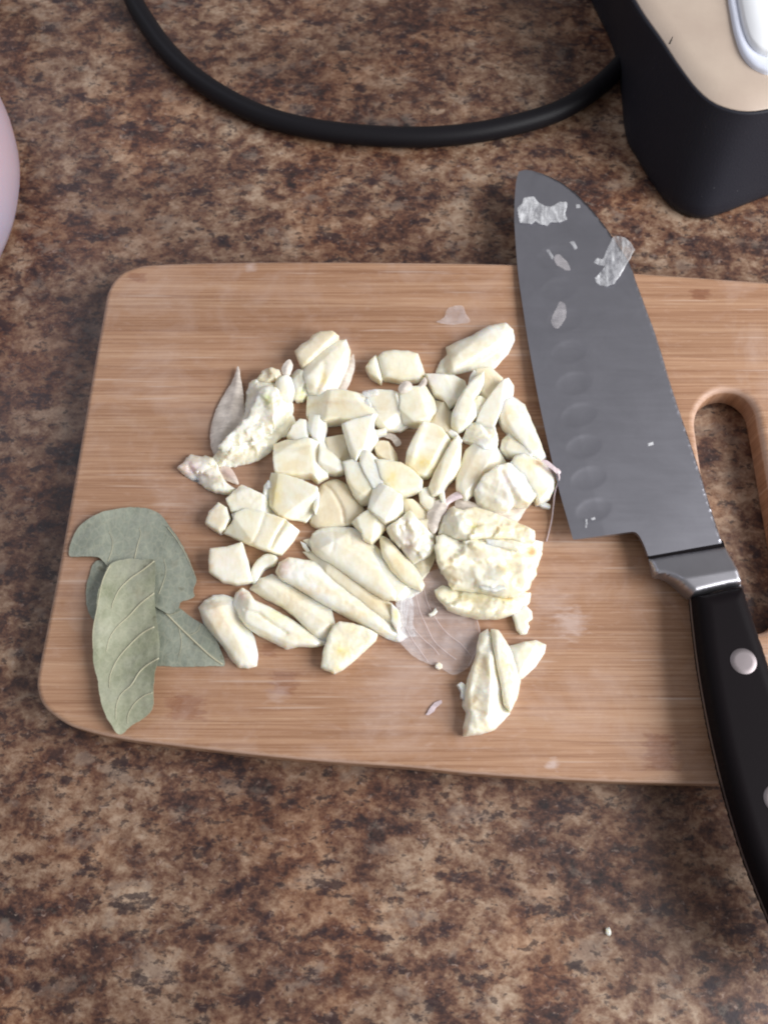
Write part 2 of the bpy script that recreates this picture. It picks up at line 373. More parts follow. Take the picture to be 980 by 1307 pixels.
# ------------------------------------------------------------------ cutting board
def cutting_board():
    ol = [(133,400),(139,372),(152,353),(172,343),(205,338),(330,335),(500,335.5),(650,338),(740,343),(820,350),(900,355.5),(980,361.5),
          (1080,370),(1180,381),(1225,392),(1245,420),(1255,500),(1275,700),(1285,860),(1280,930),(1262,965),(1225,985),(1150,996),(1050,1001),
          (916,1001),(810,999),(706,994.5),(600,987.5),(520,979.5),(377,969),(224,952),(150,942),(107,932),(84,923),(58,903),(49,882),(49,862),
          (60,805),(75,730),(91,640),(105,560),(119,478)]
    ol = resample(catmull(ol, 8), 5)
    W = P(ol[:, 0], ol[:, 1], np.full(len(ol), BT - .0015))[:, :2]
    # the grip slot
    a, bb, ra, rb = np.array([927., 539.]), np.array([963., 765.]), 49., 53.
    ax = (bb - a) / np.linalg.norm(bb - a); nx = np.array([-ax[1], ax[0]])
    sl = []
    for k in range(25):
        t = math.pi * k / 24; sl.append(a + ra * (math.cos(t) * nx - math.sin(t) * ax))
    for k in range(25):
        t = math.pi * k / 24; sl.append(bb + rb * (-math.cos(t) * nx + math.sin(t) * ax))
    sl = resample(np.array(sl), 4); H = P(sl[:, 0], sl[:, 1], np.full(len(sl), BT))[:, :2]
    def ccw(p): 
        x, y = p.T; return p if (x*np.roll(y, -1) - y*np.roll(x, -1)).sum() > 0 else p[::-1]
    W, H = ccw(W), ccw(H)
    def nrm(p):
        t = np.roll(p, -1, 0) - np.roll(p, 1, 0); t /= np.linalg.norm(t, axis=1)[:, None]; return np.stack([t[:, 1], -t[:, 0]], -1)
    V, Fs = [], []
    def ring(p, z): i = len(V); V.extend([(x, y, z) for x, y in p]); return list(range(i, i + len(p)))
    def stitch(r1, r2, flip=False):
        n = len(r1)
        for i in range(n):
            f = [r1[i], r1[(i+1) % n], r2[(i+1) % n], r2[i]]; Fs.append(f[::-1] if flip else f)
    def prof(r):   # (inset from the outermost line, z)
        out = [(r*.6*(1-math.sin(t)), r*.6*(1-math.cos(t))) for t in (0, .5, 1.0, 1.57)]
        out = [(r*.6*(1 - math.sin(t)), .0004 + r*.6*(1 - math.cos(t))) for t in (0, .5, 1.0, 1.57)]
        out += [(r*(1 - math.cos(t)), BT - r + r*math.sin(t)) for t in np.linspace(0, math.pi/2, 8)]
        return out
    nW, nH = nrm(W), nrm(H)
    rw, rh = .0024, .0036
    rings = [ring(W - nW * d, z) for d, z in prof(rw)]
    for r1, r2 in zip(rings, rings[1:]): stitch(r1, r2)
    hr = [ring(H + nH * (d - rh), z) for d, z in prof(rh)]      # inset of a hole grows outwards
    for r1, r2 in zip(hr, hr[1:]): stitch(r1, r2, True)
    def cap(ro, ri, up):
        bm = bmesh.new(); vo = [bm.verts.new(V[i]) for i in ro]; vi = [bm.verts.new(V[i]) for i in ri]
        for vs in (vo, vi):
            for i in range(len(vs)): bm.edges.new((vs[i], vs[(i+1) % len(vs)]))
        bmesh.ops.triangle_fill(bm, use_beauty=True, edges=bm.edges[:], normal=(0, 0, 1 if up else -1))
        bm.verts.index_update(); o = len(V); V.extend([tuple(v.co) for v in bm.verts])
        for f in bm.faces:
            ids = [v.index + o for v in f.verts]
            if (f.normal.z > 0) != up: ids.reverse()
            Fs.append(ids)
        bm.free()
    cap(rings[-1], hr[-1], True); cap(rings[0], hr[0], False)
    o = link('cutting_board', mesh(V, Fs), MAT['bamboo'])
    tag(o, 'rounded bamboo cutting board with a long grip slot, lying on the brown speckled counter', 'cutting board')
    return o
board = cutting_board()

# ------------------------------------------------------------------ solid lumps and thin sheets laid where they are on the board
def hfield(p, ol, h, dome, R, lines, dips):
    c = ol.mean(0); ext = np.ptp(ol, axis=0)
    if not isinstance(h, (tuple, list)): h = (h, 0, 0)
    z = h[0] + h[1]*(p[:, 0]-c[0])/ext[0] + h[2]*(p[:, 1]-c[1])/ext[1]
    if dome or dips or lines:
        d = seg_dist(p, ol)
        if dome:
            R_ = R or max(4, d.max()); t = np.clip(d / R_, 0, 1); z = z + .85 * dome * (np.sqrt(1 - (1-t)**2) - .4)
    for (pl, dep, wd) in lines:         # ridges (+) and cuts (-)
        z = z + dep * np.exp(-(seg_dist(p, np.array(pl, float), False) / wd)**2)
    for (x, y, r, dep) in dips:
        z = z + dep * np.exp(-((p[:, 0]-x)**2 + (p[:, 1]-y)**2) / r**2)
    return z
GN = [0]
def ext_ok(o): return np.ptp(o, axis=0).max() > 16
def lump(name, label, ol, h, mat='cream', cat='garlic', dome=0.0, R=0, lines=(), dips=(), spots=(), base=0.0, sm=2, rag=.22,
         soft=False, under=.03, nz_=None, group=None, parent=None, s=1.5, inf=2.1, fac=None, facet=True):
    GN[0] += 1; seed = GN[0] * 3.7
    if nz_ is None: nz_ = .05 if name in ('garlic_chunk', 'garlic_stick') else .10
    ol0 = np.array(ol, float)
    if len(ol0) > 5: ol0 = grow(ol0, min(inf, np.ptp(ol0, axis=0).max()*.05))
    o2 = resample(catmull(ol0, 6), s) if soft else resample_c(ol0, s)
    if not soft: o2 = o2 + np.stack([vnoise(np.c_[o2, o2[:, :1]*0], .12, seed), vnoise(np.c_[o2, o2[:, :1]*0], .12, seed+50)], -1) * rag * 2.2
    vs, fs = flat_tris(o2, s)
    z = hfield(vs, o2, h, dome, R, lines, dips)
    if fac is None: fac = [(rng.uniform(-60, 60), rng.uniform(.05, .6), rng.uniform(.22, .5)), (rng.uniform(100, 260), rng.uniform(.35, .75), rng.uniform(.15, .45))] if (name in ('garlic_chunk', 'garlic_stick') and dome <= 1) else []
    c = o2.mean(0)
    if name in ('garlic_clove', 'garlic_slice') and not fac and facet and ext_ok(o2):
        q = o2 - c; ev, ec = np.linalg.eigh(q.T @ q); ax = ec[:, 1]; pn = np.array([-ax[1], ax[0]])
        if pn[0] < 0: pn = -pn
        pa = math.degrees(math.atan2(pn[1], pn[0]))
        fac = [(pa + rng.uniform(-8, 8), rng.uniform(.05, .4), rng.uniform(.24, .38)), (pa + 180 + rng.uniform(-14, 14), rng.uniform(.35, .7), rng.uniform(.15, .3)),
               (math.degrees(math.atan2(ax[1], ax[0])) + rng.choice([0, 180]) + rng.uniform(-25, 25), rng.uniform(.5, .75), rng.uniform(.15, .35))]
    if nz_ >= .45:                      # torn, crushed flesh: ledges and flakes at different levels
        k = int(np.clip(np.prod(np.ptp(o2, axis=0)) / 380, 4, 14)); sd = vs[rng.integers(0, len(vs), k)]
        stretch = np.array([1.0, 1.0]); q = o2 - c; ev, ec = np.linalg.eigh(q.T @ q); ax = ec[:, 1]; pn = np.array([-ax[1], ax[0]])
        wv = vs + 2.2*np.stack([vnoise(np.c_[vs, vs[:, :1]*0], .11, seed+70), vnoise(np.c_[vs, vs[:, :1]*0], .11, seed+80)], -1)*2
        D = np.stack([(((wv - a) @ ax)*.55)**2 + ((wv - a) @ pn)**2 for a in sd], 1); ni = D.argmin(1)
        off = rng.uniform(-.75, .75, k) * min(1, nz_); gx = rng.uniform(-.14, .14, (k, 2)) * min(1, nz_ + .2)
        z = z + off[ni] + ((vs - sd[ni]) * gx[ni]).sum(1)
    z_before = z.copy()
    for (th, fr, sl) in fac:            # knife cuts: planes falling away towards th (degrees, 0 = right, 90 = towards the viewer)
        u = np.array([math.cos(math.radians(th)), math.sin(math.radians(th))]); t = (vs - c) @ u; tm = ((o2 - c) @ u).max()
        t0 = tm * fr; zt = z[np.argmin(np.abs(t - t0))]
        z = np.where(t > t0, np.minimum(z, z - sl * (t - t0)), z)
    z = np.maximum(z, z_before * .42)
    z = np.where(z > 5, 5 + (z - 5)*.8, z); base = base if base < 2 else base*.8
    z = np.maximum(z, base + .5)
    top = P(vs[:, 0], vs[:, 1], BT + z * .001)
    loop = border(fs); n = len(top); nl = len(loop)
    cen = top[:, :2].mean(0); V = [top]; faces = list(fs); prev = loop
    Lv = 4
    for k in range(1, Lv + 1):
        t = k / Lv; r = top[loop].copy()
        zb = BT + base * .001 + (.0002 if base == 0 else 0)
        r[:, 2] = r[:, 2] * (1 - t) + zb * t
        sh = -under * t * t + .03 * math.sin(t * math.pi)
        r[:, :2] += (r[:, :2] - cen) * sh
        idx = list(range(n + (k-1)*nl, n + k*nl)); V.append(r)
        for i in range(nl):
            a, b_ = prev[i], prev[(i+1) % nl]; c_, d_ = idx[(i+1) % nl], idx[i]
            faces.append([b_, a, d_, c_])
        prev = idx
    V = np.vstack(V); last = np.array(prev)
    V = smooth(V, faces, 2 if (soft or nz_ >= .45) else 1, fixed=last, lam=.5)
    faces.append(list(prev))
    # uneven flesh
    nr = np.zeros_like(V); up = np.zeros(len(V), bool); up[:len(V)-nl] = True
    dn = vnoise(V, 150, seed) * min(nz_, .3) * .0017 + vnoise(V, 420, seed+9) * max(0, nz_ - .4) * .0002
    V[up, 2] += dn[up]; V[up, 0] += vnoise(V[up], 200, seed+20) * min(nz_, .6) * .0008
    V[:, 2] = np.maximum(V[:, 2], BT + .0001)
    me = mesh(V, faces)
    col = np.ones((len(V), 3))
    pv = np.vstack([vs] + [vs[loop]] * Lv)
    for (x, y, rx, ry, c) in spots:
        if c[2] > 1.1: c = (1.02, 1.05, 1.14)  # pale spots: whiter flesh and window light on cut faces, put into the tint
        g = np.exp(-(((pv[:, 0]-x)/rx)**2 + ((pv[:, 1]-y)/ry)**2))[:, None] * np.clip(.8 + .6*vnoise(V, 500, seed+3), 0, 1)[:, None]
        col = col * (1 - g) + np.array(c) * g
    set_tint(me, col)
    o = link(name, me, MAT[mat], parent)
    if not parent: tag(o, label, cat, group)
    return o
def sheet(name, label, ol, hf, mat, cat, th=.15, s=2.2, soft=True, rag=.3, spots=(), group=None, parent=None, wav=.3, wsc=150):
    GN[0] += 1; seed = GN[0] * 5.3
    o2 = resample(catmull(np.array(ol, float), 6) if soft else np.array(ol, float), s)
    o2 = o2 + np.stack([vnoise(np.c_[o2, o2[:, :1]*0], .15, seed), vnoise(np.c_[o2, o2[:, :1]*0], .15, seed+50)], -1) * rag * 2
    vs, fs = flat_tris(o2, s)
    z = hf(vs, seg_dist(vs, o2))
    top = P(vs[:, 0], vs[:, 1], BT + z * .001)
    top[:, 2] += vnoise(top, wsc, seed) * wav * .001
    top[:, 2] = np.maximum(top[:, 2], BT + .0002 + th*.001) if name != 'x' else top[:, 2]
    bot = top.copy(); bot[:, 2] -= th * .001
    n = len(top); loop = border(fs); faces = list(fs) + [[i + n for i in f[::-1]] for f in fs]
    for i in range(len(loop)):
        a, b_ = loop[i], loop[(i+1) % len(loop)]; faces.append([b_, a, a + n, b_ + n])
    V = np.vstack([top, bot]); me = mesh(V, faces, sharp=50)
    col = np.ones((len(V), 3)); pv = np.vstack([vs, vs])
    for (x, y, rx, ry, c) in spots:
        g = np.exp(-(((pv[:, 0]-x)/rx)**2 + ((pv[:, 1]-y)/ry)**2))[:, None]; col = col*(1-g) + np.array(c)*g
    set_tint(me, col)
    o = link(name, me, MAT[mat], parent)
    if not parent: tag(o, label, cat, group)
    o_top = top
    return o, vs, top
def tube(pts, rad, seg=8, closed_caps=True):
    """swept tube; pts (n,3), rad scalar or list"""
    pts = np.asarray(pts, float); n = len(pts); rad = np.full(n, rad) if np.isscalar(rad) else np.asarray(rad)
    V, Fs = [], []; up = np.array([0, 0, 1.])
    for i in range(n):
        t = pts[min(i+1, n-1)] - pts[max(i-1, 0)]; t /= np.linalg.norm(t) + 1e-12
        sx = np.cross(up, t); sx /= np.linalg.norm(sx) + 1e-12; u = np.cross(t, sx)
        for k in range(seg):
            a = 2*math.pi*k/seg; V.append(pts[i] + rad[i]*(math.cos(a)*sx + math.sin(a)*u))
    for i in range(n-1):
        for k in range(seg):
            a = i*seg + k; b_ = i*seg + (k+1) % seg; Fs.append([a, b_, b_+seg, a+seg])
    Fs.append(list(range(seg))[::-1]); Fs.append([(n-1)*seg + k for k in range(seg)])
    return mesh(V, Fs)
def surf_line(px, vs, top, lift=.0001):
    """points of a line (photo coordinates) laid on a sheet's top"""
    out = []
    for p in px:
        d = np.hypot(*(vs - p).T); k = np.argsort(d)[:4]; wgt = 1/(d[k]+.3); z = (top[k, 2]*wgt).sum()/wgt.sum() + lift
        out.append(P(p[0], p[1], z))
    return np.array(out)

# ------------------------------------------------------------------ bay leaves
def leaf(label, ol, hf, mat, veins, midrib=None):
    ol_ = np.array(ol, float); c = ol_.mean(0); root = empty('bay_leaf', P(c[0], c[1], BT)); tag(root, label, 'bay leaf', 'bay leaves on the board')
    bl, vs, top = sheet('leaf_blade', None, ol, hf, mat, None, th=.35, s=2.4, wav=.35, wsc=120, parent=root)
    ch = [bl]
    for v, r0 in veins:
        pl = catmull(v, 5, False); q = surf_line(pl, vs, top); n = len(q)
        ch.append(link('vein', tube(q, [r0*(.95 if mat == 'leaf_olive' else .62)*(1 - .65*i/n)*.001 for i in range(n)], 6), MAT['vein'], root))
    if midrib:
        q = surf_line(catmull(midrib, 5, False), vs, top); ch.append(link('midrib', tube(q, .00042, 6), MAT['vein'], root))
    adopt(root, ch)
def h_leafA(v, d): return 1.6 + .02*(v[:, 0]-170)*.6 + 1.6*np.clip((v[:, 1]-650)/90, 0, 1)*0 + np.clip(7-d, 0, 7)*.05 + 1.2*np.exp(-((v[:, 0]-120)/26)**2)
def h_leafB(v, d): return .8 + .4*np.clip((v[:, 0]-200)/80, 0, 1) + .9*np.exp(-((v[:, 0]-262)/14)**2)*.6
def h_leafC(v, d): return 3.6 + 2.4*np.clip(np.abs(v[:, 0]-163)/38, 0, 1)**1.6 + 1.0*np.sin((v[:, 1]-713)/24 + (v[:, 0]-160)/40) - 1.4*np.clip((v[:, 1]-890)/45, 0, 1)
leaf('broken grey-green bay leaf with a pale midrib, underneath the other two leaves',
     [(124,716),(113,738),(110,762),(115,785),(130,800),(150,835),(180,846),(205,850),(240,851),(270,850),(287,849),(282,830),(272,808),(262,799),(248,790),
      (232,778),(215,765),(200,750),(180,735),(150,722)], h_leafB, 'leaf_grey',
     [([(228,800),(232,820),(228,840)], .25), ([(240,812),(252,806),(256,796)], .25), ([(214,786),(226,782),(231,779)], .22)],
     [(185,752),(200,770),(228,799),(255,825),(272,840),(284,848)])
leaf('rounded grey-green bay leaf curving over to the left, with a torn right edge',
     [(89,709),(91,692),(99,675),(113,662),(133,653),(158,648),(183,648),(203,655),(214,668),(227,686),(238,706),(249,733),(251,741),(247,752),(248,761),(241,765),(231,768),
      (228,775),(216,783),(200,775),(185,765),(160,748),(140,728),(133,717),(124,711),(108,710)], h_leafA, 'leaf_grey',
     [([(172,713),(176,695),(180,682),(178,674)], .28), ([(138,717),(143,703),(144,690),(139,678)], .28), ([(203,758),(209,742),(212,728),(209,712)], .25),
      ([(213,672),(228,692),(241,716),(249,735)], .3)])
leaf('olive-green bay leaf half with raised pale diagonal veins, lying on top of the other two',
     [(141,720),(165,713),(180,714),(197,715),(198,735),(197,760),(199,785),(203,812),(203,838),(198,858),(196,880),(195,904),(183,917),(168,926),(153,938),(143,926),(133,908),
      (127,885),(125,868),(120,848),(119,825),(119,800),(123,778),(126,755),(132,738)], h_leafC, 'leaf_olive',
     [([(197,716),(183,727),(167,738),(153,752),(145,768),(143,776)], .4), ([(197,757),(180,770),(165,786),(150,800),(140,815),(136,832)], .4),
      ([(197,800),(182,808),(165,824),(150,842),(141,862),(140,878)], .4), ([(203,840),(189,848),(178,858),(168,874),(155,886),(149,900),(148,918)], .4),
      ([(195,884),(184,888),(172,898),(164,912),(163,924)], .32),
      ([(141,721),(131,742),(124,778),(119,805),(119,828)], .28)])

# ------------------------------------------------------------------ garlic
ORG = (.98, .72, .42); YEL = (.99, .88, .50); GRN = (.80, .92, .40); PNK = (.90, .66, .60); LAV = (.88, .82, .90); BRN = (.72, .56, .40)
GG = 'chopped garlic pieces on the board'
def g(kind, label, ol, h, mat='cream', **kw):
    return lump(kind, label, ol, h, mat, group=GG, **kw)

# -- upper left
g('garlic_clove', 'long crushed clove with a ragged white ridge, beside the lance-shaped skin',
  [(275,583),(282,572),(292,556),(303,546),(310,536),(315,520),(316,502),(321,489),(331,481),(342,480),(356,490),(366,505),(373,520),(373,540),(366,549),(352,562),(345,575),(330,584),(310,590),(292,595),(281,592)],
  (6.5, 1, -2), 'ivory', dome=2.5, R=12, lines=[([(283,574),(300,556),(318,531),(332,505),(345,497)], 4, 7), ([(325,555),(345,530),(362,515)], 3, 6), ([(318,572),(340,555),(365,540)], -2.2, 4)],
  spots=[(344,508,8,10,GRN), (340,535,8,10,YEL)], nz_=1.1, rag=.8, sm=2)
g('garlic_crumb', 'bright white mushy streak of crushed garlic on the upper-left crushed clove',
  [(334,495),(345,493),(356,500),(360,512),(352,528),(345,545),(335,548),(322,560),(318,556),(300,566),(284,575),(281,571),(292,556),(304,546),(318,530),(326,512)], (12.5, 1.5, -4), 'white', base=6, dome=1.6, R=8,
  spots=[(341,510,5,7,GRN)], nz_=1.5, rag=1.3, sm=1)
g('garlic_slice', 'pale round garlic slice at the upper right end of the ragged crushed clove',
  [(352,490),(357,482),(367,479),(374,487),(378,495),(373,506),(365,509),(355,502)], (11, -1, -1), 'ivory', soft=True, dome=1.5, base=3)
g('garlic_chunk', 'small rounded nub of garlic at the top tip of the ragged crushed clove',
  [(329,483),(336,473),(346,469),(356,472),(360,480),(352,487),(338,489)], (8.5, 0, -1), 'tan', dome=2, R=5, base=1, nz_=.8)
g('garlic_chunk', 'small chunk with a yellow-green core, tucked under the big pale half clove near the top',
  [(373,478),(380,472),(392,473),(396,486),(393,500),(386,511),(378,507),(375,492)], (7, 0, -2), 'cream', dome=1, R=5, spots=[(385,503,4,6,GRN)], nz_=.6)
g('garlic_clove', 'broken upper-left part of the topmost half clove, with a white chip on it',
  [(378,448),(386,440),(396,434),(400,428),(410,424),(424,423),(431,429),(427,435),(412,445),(398,459),(387,471),(382,459)], (11, 2, -2), 'tan', dome=1.5, R=8, spots=[(402,436,6,8,(1.15,1.2,1.3))], under=.2)
g('garlic_clove', 'topmost large half clove of the pile, smooth and white on its right side',
  [(387,473),(398,461),(413,447),(428,436),(441,434),(445,447),(442,467),(434,488),(426,501),(408,505),(395,500),(391,486)], (9.5, -3, 0), 'ivory', dome=3.5, R=16,
  lines=[([(405,500),(412,480),(413,465)], -1, 4)], spots=[(413,484,5,12,YEL),(418,497,14,5,LAV)])
g('garlic_chunk', 'wide flat-topped chunk at the top centre, just below the topmost half clove',
  [(394,502),(415,499),(437,498),(455,502),(470,508),(482,516),(481,528),(470,538),(452,534),(432,531),(414,533),(393,529)], (11.5, 1.5, 1), 'cream', lines=[([(395,514),(430,511),(468,513)], -.8, 3)], spots=[(425,515,26,8,(.93,.84,.72))])
g('garlic_chunk', 'bright white angular chunk with a downward point, right of the wide flat-topped chunk',
  [(438,541),(448,537),(464,533),(477,528),(475,544),(481,560),(471,572),(460,573),(453,587),(449,578),(444,562)], (13.5, 0, -2), 'white', base=2, sm=2)
g('garlic_chunk', 'small glossy-topped cube leaning below the left end of the wide flat-topped chunk',
  [(393,545),(395,529),(416,531),(416,545),(412,560),(401,558),(396,550)], (10.5, 1, 1), 'white', base=1)
g('garlic_chunk', 'small three-sided chip standing on the back of the left square chunk',
  [(367,556),(374,543),(383,535),(390,536),(394,550),(392,562),(376,562)], (9.5, 0, 1), 'ivory', base=1)
g('garlic_chunk', 'large squarish cream chunk at the left of the pile, just above the bright cube',
  [(351,568),(366,563),(390,560),(411,562),(417,575),(415,596),(417,606),(405,609),(396,602),(372,602),(352,600),(350,585)], (10.5, 0, -.5), 'cream', lines=[([(352,573),(375,572),(395,568)], -.7, 3)], spots=[(372,590,20,10,(1.04,1.04,1.05))])
g('garlic_chunk', 'pointed chip with a pale tip, sticking out to the right of the left square chunk',
  [(408,566),(424,579),(436,591),(439,598),(429,602),(415,600),(407,590)], (9.5, -3, 0), 'ivory', dome=1, R=5)
g('garlic_chunk', 'flat tan offcut lying low between the white pointed chunk and the left square chunk',
  [(410,560),(440,555),(447,568),(450,586),(438,592),(425,580)], (4.5, 0, 0), 'tan')
g('garlic_chunk', 'bright cube with a sunlit square top, left of centre beside the tan split clove',
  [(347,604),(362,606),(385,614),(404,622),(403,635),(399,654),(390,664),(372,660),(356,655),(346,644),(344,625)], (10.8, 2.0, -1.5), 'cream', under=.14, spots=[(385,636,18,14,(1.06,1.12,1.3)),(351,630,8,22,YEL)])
g('garlic_crumb', 'tiny ragged white crumb clinging to the left side of the bright cube',
  [(337,619),(343,613),(347,618),(345,629),(341,637),(337,629)], 7, 'white', nz_=1, rag=1)
g('garlic_clove', 'smooth tan half clove with a curved split down its middle, right of the bright cube',
  [(397,664),(401,645),(409,624),(419,616),(431,614),(443,622),(453,636),(462,649),(464,657),(451,667),(436,671),(415,673),(402,671)], (3.5, 0, 0), 'tan', soft=True, dome=5.5, R=22,
  lines=[([(416,619),(424,626),(431,637),(437,650),(440,667)], -1.6, 1.6)], nz_=.08, facet=False, spots=[(440,642,16,20,(.94,.90,.84))])
g('garlic_stick', 'stick-shaped piece with a pale top, running down to the white square chip at the centre',
  [(439,589),(449,587),(459,592),(468,607),(474,625),(472,640),(462,643),(452,628),(444,610)], (10.5, 1, -1), 'cream', dome=.8, R=6, spots=[(452,597,9,9,(1.06,1.1,1.25))])
g('garlic_stick', 'white upright strip joining the pointed white chunk to the lying wedge at the centre',
  [(462,573),(471,577),(482,588),(488,603),(487,620),(477,622),(468,606),(460,590)], (12.5, 0, -1), 'white', base=2)
g('garlic_chunk', 'cream wedge with a rounded bright right end, above the white square chip',
  [(479,586),(492,588),(511,591),(526,601),(538,613),(537,621),(525,625),(511,628),(497,622),(486,610)], (12, -1, -1), 'cream', dome=1.5, R=7, base=2, spots=[(530,613,9,9,(1.06,1.1,1.25)),(500,610,8,12,YEL)])
g('garlic_chunk', 'pure white square-topped chip at the very centre of the pile',
  [(478,620),(487,618),(500,625),(512,633),(513,652),(504,661),(492,663),(480,655),(471,647)], (14.5, 1, 0), 'white', base=3)
g('garlic_chunk', 'cream chip with a white lower face, just left of and below the centre square chip',
  [(451,666),(460,658),(468,652),(482,659),(494,668),(485,679),(474,690),(465,685),(462,675)], (10.5, 1, -3), 'cream', base=1, spots=[(475,680,8,10,(1.06,1.1,1.25))])
g('garlic_chunk', 'broad crushed piece with a lavender sheen, right of the centre square chip',
  [(495,673),(508,665),(523,652),(535,667),(551,683),(553,696),(548,705),(538,711),(528,718),(519,705),(508,690),(500,684)], (11.5, 0, -1.5), 'ivory', base=2, lines=[([(523,656),(530,685),(545,700)], 1.2, 6)], nz_=.8, spots=[(520,697,10,18,LAV)])
g('garlic_slice', 'thin greyish slice standing behind the broad crushed piece, its point down by the clear skin',
  [(530,666),(550,662),(555,685),(554,710),(546,728),(540,738),(530,722),(525,700)], (5.5, 0, -2), 'tan')
g('garlic_slice', 'boat-shaped tan slice with its point beside the top of the clear skin',
  [(485,681),(496,690),(510,706),(524,718),(533,732),(540,746),(538,751),(527,747),(514,740),(500,726),(490,708)], (7, -1, -1), 'cream', dome=1.8, R=8, spots=[(505,715,12,20,(.93,.86,.74))])
g('garlic_slice', 'flat pale slice under the boat-shaped one, ending at the white edge of the clear skin',
  [(462,694),(477,697),(492,710),(507,730),(524,743),(536,753),(522,762),(506,765),(494,758),(478,738),(464,715)], (4.5, 0, 0), 'ivory')
g('garlic_clove', 'long half clove with a blunt white upper-left end, lying diagonally in the middle',
  [(397,691),(401,682),(411,675),(425,673),(448,675),(462,680),(474,692),(478,708),(484,724),(496,744),(504,756),(503,762),(490,761),(470,750),(450,736),(430,722),(413,711),(400,701)], (8, 0, -1), 'ivory', dome=3.5, R=15,
  lines=[([(425,673),(427,690),(424,702)], -.5, 2), ([(448,675),(448,694)], -.5, 2)], spots=[(420,685,16,10,(1.08,1.14,1.3)),(462,695,12,16,(.97,.88,.82)),(455,718,20,10,(.98,.97,.9))])
g('garlic_slice', 'narrow tan sliver in the gap between the two long diagonal half cloves',
  [(389,704),(402,706),(425,722),(448,737),(472,748),(492,765),(503,780),(510,797),(500,803),(485,788),(462,767),(436,746),(412,728)], (4.8, 0, 0), 'tan', dome=1, R=6)
g('garlic_crumb', 'tiny brown-tipped sliver poking out left of the blunt-ended half clove',
  [(388,689),(396,688),(406,698),(414,706),(408,708),(397,698)], 2.5, 'tan')
g('garlic_clove', 'long white half clove with a pinkish root end, the longest diagonal piece of the pile',
  [(354,729),(358,719),(368,713),(378,714),(400,718),(414,728),(430,745),(449,757),(470,770),(490,786),(509,803),(517,812),(508,817),(494,813),(475,802),(450,789),(425,775),(400,760),(378,746),(360,737)], (6.5, 0, -3.5), 'white', dome=4, R=13,
  spots=[(363,722,7,10,PNK),(357,731,5,7,BRN),(400,755,40,6,(.97,.87,.72)),(455,785,30,6,(.97,.87,.72))], nz_=.2)
g('garlic_crumb', 'small chip beside the lower right tip of the longest half clove',
  [(499,768),(509,779),(512,798),(507,806),(499,792)], (6, 0, 0), 'white', spots=[(504,785,4,6,YEL)])
g('garlic_clove', 'greyish wide half clove lying low below the longest half clove',
  [(321,751),(333,740),(348,735),(362,741),(383,757),(405,769),(421,778),(425,795),(419,812),(410,820),(395,804),(378,786),(360,772),(340,763)], (4.5, 0, 0), 'ivory', dome=3, R=12, spots=[(370,765,40,20,(.92,.88,.82))], nz_=.15)
g('garlic_clove', 'creased half clove with a pinkish root tip, at the bottom left of the pile',
  [(299,770),(303,758),(310,752),(317,757),(324,767),(345,777),(370,791),(388,803),(405,815),(418,820),(400,823),(380,822),(365,826),(350,818),(330,808),(317,799),(307,787)], (6.2, -2, -1), 'white', dome=3.2, R=11,
  lines=[([(313,778),(330,783),(347,796),(366,808)], -1.5, 1.8)], spots=[(308,758,8,7,PNK),(355,785,14,10,(.96,1,.78)),(385,812,20,6,(.97,.90,.80))])
g('garlic_clove', 'smooth tan-pink half clove touching the tip of the lower bay leaf',
  [(256,776),(263,768),(273,762),(286,761),(298,765),(307,785),(316,800),(323,816),(327,834),(326,848),(316,850),(305,849),(297,841),(287,825),(274,810),(262,795)], (4.5, -1.5, -.5), 'ivory', dome=4.5, R=20, spots=[(278,785,18,22,(.96,.86,.78))], nz_=.12)
g('garlic_chunk', 'lone four-sided chunk at the left, between the rounded bay leaf and the small curled sliver',
  [(268,716),(269,701),(289,699),(308,693),(313,712),(320,740),(301,743),(284,739),(268,728)], (7.5, 0, -2), 'ivory', dome=1.5, R=10, spots=[(269,722,4,7,ORG),(285,715,18,16,(1.04,1.0,1.02))])
g('garlic_crumb', 'small white curled sliver beside the lone four-sided chunk',
  [(322,742),(322,728),(329,716),(340,708),(352,711),(350,718),(338,723),(331,732),(327,744)], (4, 0, -1), 'white', soft=True, dome=1, R=4)
g('garlic_chunk', 'small rounded end piece at the far left of the pile',
  [(263,667),(268,653),(279,642),(288,648),(292,661),(286,673),(280,677),(271,672)], (7.5, 1, -1.5), 'ivory', dome=1.5, R=8, spots=[(275,660,10,12,(.97,.90,.84))])
g('garlic_chunk', 'wedge with a long thin right end, behind the notched long chunk at the left',
  [(290,637),(299,628),(309,620),(320,625),(338,634),(352,648),(360,656),(345,657),(322,650),(306,651),(296,650)], (8.5, -1, -1), 'ivory', nz_=.2)
g('garlic_chunk', 'long blocky chunk with two cuts across its right end, at the left of the pile',
  [(287,679),(297,668),(301,655),(312,650),(338,655),(362,663),(380,677),(372,689),(358,706),(343,700),(326,694),(306,687)], (9.5, 0, -1), 'cream',
  lines=[([(338,656),(330,680),(322,694)], -.7, 2.2), ([(364,666),(355,680),(346,698)], -1.6, 2)], spots=[(368,685,8,10,(1.06,1.12,1.25))], under=.1)
g('garlic_root', 'pinkish-violet root end with frayed skin, at the left edge of the pile',
  [(228,597),(236,589),(243,582),(254,583),(270,584),(277,595),(280,605),(287,617),(299,623),(291,628),(276,625),(266,621),(250,612),(239,606)], (4.2, 1, 0), 'ivory', dome=1.8, R=8, nz_=1.0, rag=.9,
  spots=[(242,597,16,14,(.86,.68,.80)),(262,607,14,8,(.95,.86,.88))], lines=[([(232,597),(250,592)], .8, 2), ([(236,602),(256,604)], .8, 2)])

